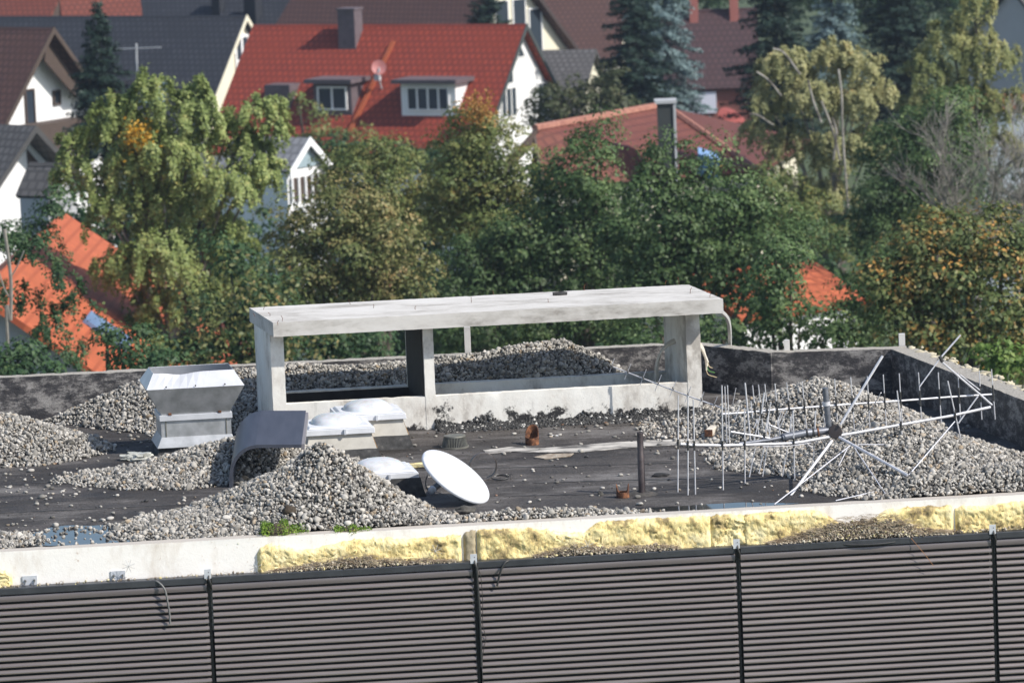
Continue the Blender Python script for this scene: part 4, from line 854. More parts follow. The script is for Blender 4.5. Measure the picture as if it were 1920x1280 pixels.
# ================================================================== GROUND AND TOWN
m_grass = M('grass', [(.3, (.03, .05, .018)), (.6, (.06, .085, .03)), (.8, (.09, .10, .045))], .15, .95, .3)
mb = MB(); N = 40; S = 1500
mb.add([Vector((-S+2*S*i/N, -300+2*S*j/N, GZ)) for j in range(N+1) for i in range(N+1)], [(j*(N+1)+i, j*(N+1)+i+1, (j+1)*(N+1)+i+1, (j+1)*(N+1)+i) for j in range(N) for i in range(N)])
o = obj('ground', mb, m_grass); o['kind'] = 'structure'
m_road = M('asphalt', [(.3, g(.045)), (.7, g(.06))], 1, .9, .1)
o = obj('road', MB().bb(-120, 120, 163, 168.5, GZ+.0, GZ+.004), m_road); o['kind'] = 'structure'
# roofs with rows of tiles
def rmat(name, c1, c2, mort, rh=.33, rw=.30, rough_=.75):
    m, nt, b = base(name); tc = nt.nodes.new('ShaderNodeTexCoord'); br = nt.nodes.new('ShaderNodeTexBrick'); nt.links.new(tc.outputs['UV'], br.inputs[0])
    br.inputs['Scale'].default_value = 1; br.inputs['Color1'].default_value = (*c1, 1); br.inputs['Color2'].default_value = (*c2, 1); br.inputs['Mortar'].default_value = (*mort, 1)
    br.inputs['Mortar Size'].default_value = .05; br.inputs['Brick Width'].default_value = rw; br.inputs['Row Height'].default_value = rh; br.inputs['Bias'].default_value = 0
    f = nz(nt, .8, 7, .7); c = mixc(nt, ramp(nt, f, [(.35, (.75, .75, .75)), (.65, (0, 0, 0))]), br.outputs[0], tuple(x*.62 for x in c1)); nt.links.new(c, b.inputs['Base Color']); b.inputs['Roughness'].default_value = rough_
    b.inputs['Specular IOR Level'].default_value = .3; bump(nt, b, br.outputs['Fac'], -.6, .03); return m
m_r_red = rmat('red_tiles', (.33, .060, .034), (.26, .048, .030), (.13, .026, .018))
m_r_dark = rmat('charcoal_tiles', (.040, .044, .056), (.050, .054, .066), (.02, .022, .028))
m_r_brown = rmat('brown_tiles', (.115, .060, .050), (.095, .050, .045), (.045, .026, .024))
m_r_purple = rmat('dark_brown_tiles', (.085, .045, .048), (.070, .040, .045), (.035, .022, .024))
m_r_grey = rmat('grey_tiles', (.13, .125, .125), (.105, .10, .10), (.05, .05, .05))
m_r_orange = rmat('orange_tiles', (.52, .14, .06), (.46, .115, .05), (.30, .07, .03))
m_r_terra = rmat('terracotta_tiles', (.21, .072, .052), (.18, .06, .046), (.10, .035, .03))
m_r_redbr = rmat('rust_red_tiles', (.20, .058, .040), (.17, .05, .036), (.085, .028, .02))
def wallm(n, c): return M(n, [(.3, tuple(x*.92 for x in c)), (.7, c)], 1.2, .9, .1)
m_w_white = wallm('white_render', (.80, .80, .80)); m_w_cream = wallm('cream_render', (.70, .66, .52)); m_w_grey = wallm('grey_render', (.42, .43, .45)); m_w_red = wallm('brick_red_render', (.20, .075, .06))
m_glass, nt, b = base('window_glass'); b.inputs['Base Color'].default_value = (.03, .04, .055, 1); b.inputs['Roughness'].default_value = .05
m_wood = M('dark_wood', [(.3, (.045, .030, .024)), (.7, (.085, .058, .045))], 5, .8, .2, stretch=(6, 6, 1)); m_wf = M('window_frame_white', [(0, g(.78))], 3, .5, 0)
m_lead = M('slate_cladding', [(.3, (.085, .065, .072)), (.7, (.13, .10, .11))], 4, .7, .1)
def uvslab(name, a, b_, c, d, th, m, parent):     # roof slope: a-b along the ridge, c-d along the eave
    n_ = (b_-a).cross(d-a).normalized(); n_ = n_ if n_.z > 0 else -n_
    vs = [a, b_, c, d, a-n_*th, b_-n_*th, c-n_*th, d-n_*th]; me = bpy.data.meshes.new(name)
    fs = [(0, 1, 2, 3), (7, 6, 5, 4), (0, 4, 5, 1), (1, 5, 6, 2), (2, 6, 7, 3), (3, 7, 4, 0)]; me.from_pydata(vs, [], fs); uv = me.uv_layers.new(name='UVMap')
    ex = (b_-a).normalized(); ey = ex.cross(n_).normalized()
    for lp in me.loops: q = vs[lp.vertex_index]-a; uv.data[lp.index].uv = (q.dot(ex), q.dot(ey))
    bm = bmesh.new(); bm.from_mesh(me); bmesh.ops.recalc_face_normals(bm, faces=bm.faces); bm.to_mesh(me); bm.free()
    return link(name, me, m, parent)
def window(par, c, u, n_, w_, h_, bars=1, fm=None, cross=False, t=.07):
    u = u.normalized(); n_ = n_.normalized(); mb = MB()
    for s_ in (-1, 1): mb.box(c+u*s_*(w_/2-t/2)+n_*.03, u*t/2, n_*.04, Z*h_/2); mb.box(c+Z*s_*(h_/2-t/2)+n_*.03, u*(w_/2-t), n_*.04, Z*t/2)
    for k in range(bars): x = -w_/2+w_*(k+1)/(bars+1); mb.box(c+u*x+n_*.03, u*t*.6, n_*.036, Z*(h_/2-t))
    if cross: mb.box(c+n_*.031, u*(w_/2-t), n_*.034, Z*t*.4)
    f = obj('window', mb, fm or m_wf, par); obj('pane', MB().box(c+n_*.012, u*(w_/2-t*.5), n_*.01, Z*(h_/2-t*.5)), m_glass, f); return f
class House: pass
def house(name, label, apex, Y, yaw, L, hw, drop, roof, wall, over=.45, verge=None, backhw=None, ridge_right=True, cat='house', th=.16, wallcut=0):
    A = PY(apex[0], apex[1], Y); yw = R(yaw); r = Vector((math.cos(yw), -math.sin(yw), 0))*(1 if ridge_right else -1); f = Vector((-math.sin(yw), -math.cos(yw), 0))
    h_ = House(); h_.A, h_.r, h_.f = A, r, f; B = A-r*L; bh = backhw or hw; bdp = drop*bh/hw; h_.drop = drop; h_.hw = hw; h_.L = L
    root = empty(name, Vector((A.x, A.y, GZ))-r*L/2, label, cat); h_.root = root; h_.over = over
    EF = f*hw-Z*drop; EB = -f*bh-Z*bdp
    uvslab('roof', A, B, B+EF, A+EF, th, roof, root); uvslab('roof', A, B, B+EB, A+EB, th, roof, root)
    ins = .90; a = A-r*over-Z*(th*1.25)
    q = [a, a+(f*hw-Z*drop)*ins, Vector((0, 0, 0)), Vector((0, 0, 0)), a+(-f*bh-Z*bdp)*ins]
    q[2] = Vector((q[1].x, q[1].y, GZ)); q[3] = Vector((q[4].x, q[4].y, GZ))
    obj('wall', MB().prism(q, -r*(L-2*over)), wall, root)
    if verge: 
        mb = MB()
        for e, s_ in ((EF, 1), (EB, 1)):
            mb.prism([A+r*.012+Z*.03, A+e+r*.012+Z*.03, A+e+r*.012-Z*.22, A+r*.012-Z*.24], r*.04)
        obj('verge_board', mb, verge, root)
    h_.gable = lambda x, z: A-r*(over-.01)+f*x-Z*z       # a point on the gable wall: x towards the front, z below the apex
    n_ = r.cross(f); h_.slope = lambda s_, t, up=0.: A-r*s_+(f*hw-Z*drop)*t+((f*drop+Z*hw).normalized())*up
    return h_
def chimney(h_, s_, t, w_, d_, up, m, cap=None):
    p = h_.slope(s_, t); mb = MB().box(p+Z*(up/2-.5), h_.r*w_/2, h_.f*d_/2, Z*(up/2+.5)); c = obj('chimney', mb, m, h_.root)
    obj('chimney_cap', MB().box(p+Z*(up+.04), h_.r*(w_/2+.05), h_.f*(d_/2+.05), Z*.04), cap or m_lead, c); return c
def dormer(h_, s0, s1, t_base, hgt, cheek, roofm, bars=2, over=.25, cheekm2=None):
    p0, p1 = h_.slope(s0, t_base), h_.slope(s1, t_base); slope = h_.drop/h_.hw; depth = hgt/slope; b_ = -h_.f*depth+Z*0
    root = h_.root; mb = MB()
    mb.prism([p0-Z*.3, p0+Z*hgt, p0+Z*hgt+b_], (p1-p0)); d = obj('dormer', mb, cheek, root)
    rp = (p0+p1)/2+Z*(hgt+.08)+h_.f*over*.4-h_.f*(depth/2-.1); obj('dormer_roof', MB().box(rp, (p1-p0)/2*(1+over/abs(s1-s0)*2), h_.f*(depth/2+over), Z*.09), roofm, d)
    c = (p0+p1)/2+Z*(hgt*.52)+h_.f*.02; f_ = window(root, c, h_.r, h_.f, abs(s1-s0)*.78, hgt*.72, bars); return d
# red roofed house
H1 = house('red_roofed_house', 'house with a long bright red tiled roof, two dormers and a white gable', (987, 45), 212, 27, 13.9, 5.0, 5.35, m_r_red, m_w_white, verge=M('dark_verge', [(0, (.05, .06, .06))], 3, .8, 0), over=.35, backhw=4.9)
chimney(H1, 8.55, .12, .86, .75, 1.35, m_lead)
dormer(H1, 4.55, 1.85, .70, 1.45, m_w_white, m_lead, 3); dormer(H1, 8.95, 7.05, .70, 1.45, m_lead, m_lead, 1); obj('blind_dormer', MB().prism([H1.slope(11.6, .66)-Z*.2, H1.slope(11.6, .66)+Z*1.1, H1.slope(11.6, .66)+Z*1.1-H1.f*1.05], -H1.slope(11.6, .66)+H1.slope(10.3, .66)), m_lead, H1.root)
obj('roof_step', MB().prism([H1.slope(6.2, .14, .02), H1.slope(6.85, .98, .02), H1.slope(7.05, .98, .02), H1.slope(6.4, .14, .02)], (H1.f*H1.drop+Z*H1.hw).normalized()*.09), m_r_orange, H1.root)
mb = MB(); n_ = Vector((.1, -1, .25)).normalized(); c = H1.slope(6.05, .42, .8); mb.lathe(c, [(0, .0), (.2, -.03), (.33, -.08)], 24, -n_); d = obj('roof_dish', mb, M('pink_dish', [(0, (.42, .16, .15))], 3, .6, 0), H1.root, smooth=60)
obj('dish_arm', MB().tube([H1.slope(6.05, .5, 0), H1.slope(6.05, .46, .7), c], .035, 6).tube([c, c+n_*.3-Z*.25], .03, 6).box(H1.slope(6.1, .47, .55), H1.r*.13, H1.f*.1, Z*.13), m_w_grey, d)
G = H1.gable
obj('gable_window', MB().prism([G(.45, 1.52), G(-.45, 1.52), G(0, .88)], H1.r*.03), m_wf, H1.root); obj('pane', MB().prism([G(.3, 1.44), G(-.3, 1.44), G(0, 1.04)], H1.r*.04), m_glass, bpy.data.objects['gable_window'])
window(H1.root, G(1.45, 3.35)+H1.r*.01, -H1.f, H1.r, 1.5, 1.35, 2); gw = obj('gable_window', MB().prism([G(.80, 2.58), G(2.05, 2.58), G(.80, 1.55)], H1.r*.03), m_wf, H1.root); obj('pane', MB().prism([G(.92, 2.50), G(1.75, 2.50), G(.92, 1.80)], H1.r*.04), m_glass, gw)
window(H1.root, G(-1.9, 3.35)+H1.r*.01, -H1.f, H1.r, 1.0, 1.2, 1); gw = obj('gable_window', MB().prism([G(-1.4, 2.6), G(-2.15, 2.6), G(-1.4, 1.9)], H1.r*.03), m_wf, H1.root)
# charcoal roofed house in front left, and the one behind it
H2 = house('charcoal_roofed_house', 'house with a wide charcoal roof and narrow cream gable left of the red roof', (462, 29), 225, 27, 17.5, 5.8, 6.2, m_r_dark, m_w_cream, verge=m_w_cream, over=.3)
window(H2.root, H2.gable(.15, 2.1)+H2.r*.01, -H2.f, H2.r, 1.3, 2.4, 1, cross=True, t=.14)
d = dormer(H2, 8.8, 5.2, .72, 1.5, m_lead, m_r_dark, 1)
obj('roof_antenna', MB().tube([H2.slope(4.4, .50), H2.slope(4.4, .48)+Z*1.9], .045, 6).tube([H2.slope(6.1, .5)+Z*1.75, H2.slope(3.0, .5)+Z*1.85], .03, 5), m_w_grey, H2.root)
obj('roof_window', MB().box(H2.slope(3.2, .55, .05), H2.r*.55, (H2.f*H2.hw-Z*H2.drop).normalized()*.6, (H2.f*H2.drop+Z*H2.hw).normalized()*.05), M('sky_glass', [(0, (.22, .32, .42))], 3, .2, 0), H2.root)
H3 = house('dark_roofed_house', 'house with dark slate roof behind the red roofed house, cream gable at its right end', (690, -12), 252, 27, 15.5, 4.6, 4.2, m_r_dark, m_w_cream, verge=M('verge_dark', [(0, g(.03))], 3, .8, 0), over=.3)
chimney(H3, 6.2, .3, .7, .7, 1.3, m_r_dark); chimney(H3, 8.6, .2, .5, .5, 1.0, m_r_dark)
obj('roof_window', MB().box(H3.slope(6.9, .72, .05), H3.r*.35, (H3.f*H3.hw-Z*H3.drop).normalized()*.5, (H3.f*H3.drop+Z*H3.hw).normalized()*.05), bpy.data.materials['sky_glass'], H3.root)
H4 = house('brown_gabled_house', 'white gabled house with a brown roof and dark timber balcony at the left edge', (100, 52), 190, 35, 9, 4.9, 5.3, m_r_brown, m_w_white, verge=m_wood, over=1.0)
obj('balcony', MB().prism([H4.gable(3.8, 3.75)+H4.r*.1, H4.gable(-1.9, 3.75)+H4.r*.1, H4.gable(-1.9, 5.1)+H4.r*.1, H4.gable(3.8, 5.1)+H4.r*.1], H4.r*.9), m_wood, H4.root)
window(H4.root, H4.gable(.55, 3.2)+H4.r*.01, -H4.f, H4.r, .6, 1.6, 0, m_wood); window(H4.root, H4.gable(-1.1, 2.9)+H4.r*.01, -H4.f, H4.r, .45, .6, 0, m_wood)
obj('gable_rafters', MB().prism([H4.gable(0, .55)+H4.r*.5, H4.gable(-2.3, 2.9)+H4.r*.5, H4.gable(-1.6, 2.9)+H4.r*.5, H4.gable(0.2, 1.3)+H4.r*.5], H4.r*.12), m_wood, H4.root)
H5 = house('grey_gabled_house', 'bright white gabled house with a grey roof and solar panel, lower left', (66, 236), 165, 42, 9, 4.4, 4.2, m_r_grey, m_w_white, verge=m_r_grey, over=.9, backhw=2.6)
obj('solar_panel', MB().box(H5.slope(2.7, .42, .08), H5.r*1.1, (H5.f*H5.hw-Z*H5.drop).normalized()*1.2, (H5.f*H5.drop+Z*H5.hw).normalized()*.04), M('solar_blue', [(.4, (.02, .05, .16)), (.6, (.03, .08, .22))], 6, .15, 0), H5.root)
obj('porch', MB().prism([H5.gable(-.35, .9), H5.gable(-2.3, 2.9), H5.gable(-2.3, 5.5), H5.gable(-.35, 5.5)], H5.r*.06), m_wood, H5.root)
# top edge roofs
H6 = house('rust_red_house', 'house with a rust red tiled roof behind the charcoal roof at the top left', (270, -30), 262, 20, 14, 3.6, 3.2, m_r_redbr, m_w_white, over=.3)
H7 = house('rust_red_annex', 'small rust red hipped annex roof at the top left corner', (118, -22), 245, 20, 4.2, 2.6, 2.0, m_r_redbr, m_wood, over=.3, cat='annex')
H8 = house('white_dormer_house', 'tiny white gable between red roofs at the top edge of the picture', (262, -14), 240, -8, 4, 1.2, 1.1, m_r_redbr, m_w_white, over=.2)
H9 = house('rust_hipped_house', 'red brown roof right of the slate roof at the top edge', (735, -22), 270, -35, 10, 5.4, 4.2, m_r_redbr, m_w_cream, over=.3)
H10 = house('glazed_gable_house', 'cream house with tall glazed gable and brown roof behind the red roof ridge', (962, -72), 240, 38, 13, 5.2, 4.9, m_r_brown, m_w_cream, verge=M('verge_brown', [(0, (.045, .03, .028))], 3, .8, 0), over=.5, backhw=6.4)
for x, z_ in ((-.9, 3.1), (-2.2, 3.7)): window(H10.root, H10.gable(x, z_)+H10.r*.01, -H10.f, H10.r, 1.1, 2.4, 0)
window(H10.root, H10.gable(.5, 3.1)+H10.r*.01, -H10.f, H10.r, 1.1, 2.4, 0)
H17 = house('brown_roofed_house', 'brown tiled roof right of the glazed gable, partly behind the tall dark spruce', (1170, -34), 262, 5, 5.5, 4.2, 3.9, m_r_brown, m_w_cream, over=.3)
H11 = house('grey_roofed_outbuilding', 'low building with a weathered grey tile roof right of the white gable', (1118, 92), 222, 14, 8, 4.6, 3.0, m_r_grey, m_w_cream, over=.3)
H12 = house('dark_brown_house', 'house with a steep dark brown roof, two red chimneys and a white shutter', (1420, 14), 238, 4, 6.2, 3.0, 3.7, m_r_purple, m_w_red, over=.2)
for s_ in (1.15, 3.15): chimney(H12, s_, .10, .42, .42, 1.1, wallm('chimney_red', (.34, .12, .10)))
obj('shutter', MB().box(H12.slope(2.8, .93)+Z*(-.95)+H12.f*.02, H12.r*.68, H12.f*.06, Z*.52), M('white_shutter', [(0, (.60, .62, .72))], 3, .6, 0), H12.root)
obj('roof_window', MB().box(H12.slope(4.1, .32, .04), H12.r*.2, (H12.f*H12.hw-Z*H12.drop).normalized()*.3, (H12.f*H12.drop+Z*H12.hw).normalized()*.04), m_glass, H12.root)
obj('lean_to_roof', MB().prism([H12.slope(-1, 1)+Z*-1.75, H12.slope(6, 1)+Z*-1.75, H12.slope(6, 1)+H12.f*2.2-Z*2.6, H12.slope(-1, 1)+H12.f*2.2-Z*2.6], -Z*.15), m_r_terra, H12.root)
q = PY(1386, 222, 228); tag(obj('red_parasol', MB().lathe(q, [(0, 0), (.55, -.15), (.95, -.42)], 20, (.6, -.5, .6)), wallm('parasol_red', (.26, .06, .05)), origin=tuple(q)), 'round red parasol half hidden by the yellowish birch', 'parasol')
# hipped terracotta bungalow
A = PY(1003, 244, 150); B = PY(1246, 200, 156.5); root = empty('terracotta_house', Vector((B.x, B.y, GZ)), 'low house with a terracotta hipped roof and a tall dark chimney', 'house')
C = PY(1420, 322, 151); D = P(1022, 352, C.z); E_ = PY(1520, 262, 160)
uvslab('roof', A, B, C, D, .15, m_r_terra, root)
mb = MB(); mb.prism([B+Z*.0, E_, C], -Z*.15); obj('roof', mb, m_r_terra, root)
K_ = A+(A-D)*.9; K_.z = C.z; ct_ = (D+C+E_+K_)/4; uvslab('roof', A, B, E_, K_, .15, m_r_terra, root)
obj('wall', MB().prism([Vector((q.x+(ct_.x-q.x)*.10, q.y+(ct_.y-q.y)*.10, GZ)) for q in (D, C, E_, K_)], Z*(C.z-GZ-.2)), m_w_cream, root)
mb = MB(); mb.tube([A+Z*.05, B+Z*.05], .13, 6); mb.tube([B+Z*.04, C+Z*.04], .12, 6); obj('ridge_tiles', mb, M('ridge_terra', [(.4, (.26, .11, .08)), (.6, (.36, .17, .12))], 6, .8, .3), root)
obj('verge_board', MB().prism([A+Z*.04, A-Z*.35, A+Vector((-1.0, -1.3, -1.15)), A+Vector((-1.0, -1.3, -.85))], Vector((.08, -.05, 0))).prism([A+Z*.04, A-Z*.35, D-Z*.3, D], Vector((-.08, -.05, 0))), m_wood, root)
q = PY(1250, 266, 149.5); ch = obj('chimney', MB().box(q+Z*.0, Vector((.26, .0, 0)), Vector((0, .3, 0)), Z*1.27), M('slate_chimney', [(0, (.03, .035, .035))], 3, .7, 0), root)
obj('chimney_cap', MB().box(q+Z*1.28, Vector((.34, 0, 0)), Vector((0, .38, 0)), Z*.05).box(q+Vector((.27, -.31, 0)), Vector((.04, 0, 0)), Vector((0, .04, 0)), Z*1.27), m_w_grey, ch)
obj('roof_window', MB().box(PY(1328, 308, 149.8), Vector((.33, 0, -.12)), Vector((0, .05, .1)), Vector((.02, -.2, .35))), M('blue_cover', [(0, (.16, .30, .55))], 3, .4, 0), root)
# orange roofed house, lower left
RZ = -5.6; A = P(-40, 548, RZ); B = P(118, 396, RZ); hd = (A-B).normalized(); rt = Vector((-hd.y, hd.x, 0)); rt = rt if rt.x > 0 else -rt
root = empty('orange_roofed_house', Vector((B.x, B.y, GZ)), 'house with a bright orange tiled roof behind the trees at the lower left', 'house')
Ew = rt*5.2-Z*3.9
uvslab('roof', A, B, B+Ew, A+Ew, .15, m_r_orange, root); uvslab('roof', A, B, B-rt*5-Z*3.9, A-rt*5-Z*3.9, .15, m_r_orange, root)
obj('wall', MB().prism([A-hd*.5-Z*.3, A-hd*.5+(Ew-Z*.2)*.9, Vector(((A+Ew*.9).x, (A+Ew*.9).y, GZ)), Vector(((A-rt*4.5).x, (A-rt*4.5).y, GZ)), A-hd*.5-rt*4.5-Z*3.7], -hd*((A-B).length-1)), m_w_grey, root)
n_ = (rt*3.9+Z*5.2).normalized(); dn = Ew.normalized()
for a, c_ in ((5.3, 3.0),): obj('roof_window', MB().box(A-hd*a+dn*c_+n_*.06, hd*.75, dn*.65, n_*.05), M('skylight_blue', [(0, (.16, .25, .42))], 3, .15, 0), root)
# small orange roof on the right
H13 = house('small_orange_roof_house', 'small white house with an orange roof showing through the trees on the right', (1520, 484), 118, -35, 4, 2.25, .85, m_r_orange, m_w_white, over=.2)
bpy.data.objects['small_orange_roof_house']
# white conservatory
CH = house('white_conservatory', 'small white conservatory with glazed gable and grey roof between the birch and red house', (580, 258), 150, 40, 3.2, 1.0, .95, rmat('pale_grey_tiles', (.33, .33, .34), (.28, .28, .30), (.15, .15, .16)), m_w_white, verge=m_wf, over=.2, cat='conservatory')
obj('gable_glass', MB().prism([CH.gable(0, .32)+CH.r*.02, CH.gable(.62, .92)+CH.r*.02, CH.gable(-.62, .92)+CH.r*.02], CH.r*.02), M('pale_glass', [(0, (.30, .38, .42))], 3, .2, 0), CH.root)
obj('gable_shade', MB().prism([CH.gable(.8, 1.22)+CH.r*.02, CH.gable(-.8, 1.22)+CH.r*.02, CH.gable(-.8, 1.95)+CH.r*.02, CH.gable(.8, 1.95)+CH.r*.02], CH.r*.02), m_wood, CH.root)
for k in range(6): obj('baluster', MB().tube([CH.gable(-.78+k*.31, 1.2)+CH.r*.07, CH.gable(-.78+k*.31, 1.98)+CH.r*.07], [.05, .05], 8), m_wf, CH.root)
H14 = house('grey_turret', 'narrow grey roofed turret behind the big pale green tree at the left', (118, 305), 140, 30, 1.2, .8, .9, m_r_grey, m_w_grey, over=.1, cat='turret')
H15 = house('grey_house', 'pale grey house wall and roof edge at the top right corner', (1890, -30), 215, -30, 10, 4.4, 3.2, m_r_grey, m_w_grey, over=.3, ridge_right=False)
H16 = house('orange_sliver_house', 'sliver of an orange roof behind the larch at the right edge', (1935, 176), 190, 20, 2.5, 1.0, .5, m_r_orange, m_w_white, over=.1)

# ================================================================== TREES
bark = M('bark', [(.3, (.05, .04, .03)), (.7, (.13, .11, .09))], 5, .95, .5); birchbark = M('birch_bark', [(.40, (.08, .07, .06)), (.5, (.26, .24, .21)), (.7, (.40, .37, .33))], 4, .9, .3, stretch=(1, 1, .5))
def lv(name, stops, tr=.30, patch=None, ps=.5): return island(name, stops, .8, patch, tr, ps)
L_birch = lv('birch_leaf', [(0, (.11, .15, .05)), (.4, (.245, .31, .105)), (.75, (.41, .46, .18)), (.95, (.55, .51, .20)), (1, (.54, .36, .10))], .34, (.19, .24, .07))
L_birch2 = lv('yellow_birch_leaf', [(0, (.15, .15, .07)), (.4, (.33, .33, .15)), (.75, (.50, .47, .24)), (.95, (.58, .50, .24)), (1, (.58, .32, .09))], .34, (.24, .26, .12))
L_larch = lv('larch_needle', [(0, (.12, .14, .055)), (.5, (.30, .31, .12)), (.85, (.44, .41, .18)), (1, (.46, .36, .16))], .3, (.17, .21, .08))
L_maple = lv('maple_leaf', [(0, (.030, .062, .022)), (.40, (.075, .130, .048)), (.75, (.150, .220, .085)), (.96, (.27, .34, .14)), (1, (.42, .24, .07))], .27, (.05, .085, .035))
L_olive = lv('olive_leaf', [(0, (.06, .09, .032)), (.45, (.145, .18, .06)), (.78, (.26, .25, .09)), (.95, (.38, .28, .10)), (1, (.46, .19, .06))], .27, (.12, .17, .055))
L_tan = lv('tan_leaf', [(0, (.07, .09, .035)), (.45, (.165, .175, .065)), (.75, (.30, .25, .11)), (.93, (.42, .29, .13)), (1, (.30, .11, .05))], .27, (.10, .15, .05))
L_mixed = lv('autumn_leaf', [(0, (.05, .08, .03)), (.40, (.13, .175, .06)), (.62, (.22, .23, .09)), (.74, (.42, .25, .08)), (.90, (.58, .30, .07)), (1, (.30, .10, .05))], .27, (.10, .13, .05), 1.2)
L_spruce = lv('spruce_needle', [(0, (.012, .026, .020)), (.6, (.028, .052, .040)), (1, (.05, .08, .06))], .08)
L_blue = lv('blue_spruce_needle', [(0, (0.065, 0.111, 0.117)), (.5, (0.143, 0.208, 0.215)), (1, (0.260, 0.338, 0.338))], .08)
L_bright = lv('bright_leaf', [(0, (.05, .10, .02)), (.5, (.12, .20, .045)), (1, (.24, .31, .09))], .35)
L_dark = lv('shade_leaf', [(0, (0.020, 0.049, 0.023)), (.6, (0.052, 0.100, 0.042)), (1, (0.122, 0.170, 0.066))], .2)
L_yel = lv('yellow_leaf', [(0, (.50, .26, .03)), (1, (.62, .38, .05))], .35)
def unit(n): d = rng.normal(size=(n, 3)); return d/np.linalg.norm(d, axis=1)[:, None]
def trunk_mesh(basep, tops, r0, m, root, forkz=None, twist=.4):
    mb = MB(); basep = Vector(basep); top = max(tops, key=lambda t: t.z); fork = basep.lerp(Vector((top.x, top.y, top.z)), .45); fork.x = basep.x*.8+top.x*.2
    mid = basep.lerp(top, .72); mb.tube(smoothline([basep, fork, mid, top], 3), [r0*(1-.92*i/9) for i in range(10)], 8)
    obj('trunk', mb, m, root, smooth=60)
    for t in tops:
        if t is top: continue
        k = random.uniform(.35, .75); s_ = basep.lerp(top, max(.3, min(.8, (t.z-basep.z)/(top.z-basep.z)*.6))); d = t-s_
        mb = MB().tube(smoothline([s_, s_+d*.35+Z*d.length*.12, s_+d*.75+Z*d.length*.06, t], 3), [r0*.45*(1-.9*i/9) for i in range(10)], 6); obj('limb', mb, m, root, smooth=60)
def tree(name, label, Y, lobes, m, style='broad', leaf=.095, dens=1., bk=bark, cat='tree', group=None, r0=.22, depth=1.0, back=.45, limbs=True, accent=None):
    """lobes: (picture x, y, radius x, radius y[, forward offset]) measured at distance Y"""
    k = Y/F; cs = []
    for lb in lobes:
        px, py, rx, ry = lb[:4]; off = lb[4] if len(lb) > 4 else random.uniform(-.25, .25)*rx*k*2; c = PY(px, py, Y+off); cs.append((c, rx*k, ry*k))
    mx = sum(c.x*a*b_ for c, a, b_ in cs)/sum(a*b_ for c, a, b_ in cs); my = sum(c.y*a*b_ for c, a, b_ in cs)/sum(a*b_ for c, a, b_ in cs)
    root = empty(name, (mx, my, GZ), label, cat, group); pts = []; nrs = []; szs = []
    for c, rx, rz in cs:
        ry = (rx*depth+rz*.3)/(1.3 if rz > rx else 1.15); c = np.array(c); area = 4*math.pi*((rx*ry)**1.6/3+(rx*rz)**1.6/3+(ry*rz)**1.6/3)**(1/1.6)
        if style == 'broad':
            rc = .40+.10*min(rx, rz)*.5; nc = int(area/(rc*rc)*.74*dens); d = unit(nc); d = d[(d[:, 1] < .25) | (rng.uniform(size=nc) < back)]; nc = len(d)
            rad = rng.uniform(.58, 1.18, nc)[:, None]; rad = np.where(rng.uniform(size=nc)[:, None] < .25, rad*.70, rad)
            cc = c+d*rad*np.array([rx, ry, rz]); rcs = rc*rng.uniform(.42, 1.45, nc); nl = int(60*(.13/leaf)**2*(rc/.45)**2)
            dd = unit(nc*nl).reshape(nc, nl, 3); dd[:, :, 2] = np.where(dd[:, :, 2] < -.3, -dd[:, :, 2], dd[:, :, 2]); q = cc[:, None, :]+dd*(rng.uniform(.45, 1.0, (nc, nl))**.5*1.08*rcs[:, None])[:, :, None]*np.array([1, 1, .8])
            pts.append(q.reshape(-1, 3)); nrs.append((dd*1.0+d[:, None, :]*.25+rng.normal(size=dd.shape)*.30+np.array([0, 0, .2])).reshape(-1, 3)); szs.append(rng.uniform(.6, 1.4, nc*nl)*leaf)
            nf = int(area*16*dens); q = c+unit(nf)*(rng.uniform(0, 1, nf)**.4*.74)[:, None]*np.array([rx, ry, rz]); pts.append(q); nrs.append(unit(nf)); szs.append(rng.uniform(.8, 1.5, nf)*leaf)
        elif style == 'weep':
            ns_ = int(area*25*dens); d = unit(ns_); d[:, 2] = np.where(d[:, 2] < -.35, -d[:, 2], d[:, 2]); d = d[(d[:, 1] < .25) | (rng.uniform(size=ns_) < back)]; ns_ = len(d)
            # strands gather in tufts
            nt_ = max(8, ns_//8); tu = unit(nt_); pick = rng.integers(0, nt_, ns_); tu[:, 2] = np.where(tu[:, 2] < -.3, -tu[:, 2], tu[:, 2]); tu[:, 1] = np.where((tu[:, 1] > .3) & (rng.uniform(size=nt_) > back), -tu[:, 1], tu[:, 1])
            d = tu[pick]*.93+d*.10; rad = (rng.uniform(.62, 1.04, nt_)[pick])[:, None]; an = c+d*rad*np.array([rx, ry, rz]); ln = (rng.uniform(.45, 1.5, nt_)[pick])*rng.uniform(.5, 1.1, ns_)*min(1.3, rz*.6)
            nl = 15; t = rng.uniform(0, 1, (ns_, nl)); out = d*np.array([1, 1, 0]); q = an[:, None, :]+out[:, None, :]*(.25*np.sqrt(t))[:, :, None]; q[:, :, 2] -= t*ln[:, None]; q += rng.normal(size=q.shape)*.035
            pts.append(q.reshape(-1, 3)); n__ = np.broadcast_to(d[:, None, :], q.shape)*.9+np.array([.1, 0, .2])+rng.normal(size=q.shape)*.40; nrs.append(n__.reshape(-1, 3)); szs.append(rng.uniform(.7, 1.3, ns_*nl)*leaf)
            nf = int(area*45*dens); q = c+unit(nf)*(rng.uniform(0, 1, nf)**.4*.78)[:, None]*np.array([rx, ry, rz]); pts.append(q); nrs.append(unit(nf)); szs.append(rng.uniform(.8, 1.5, nf)*leaf)
    pts = np.concatenate(pts); nrs = np.concatenate(nrs); szs = np.concatenate(szs)
    leaves('crown', pts, szs, m, root, nr=nrs, asp=.62)
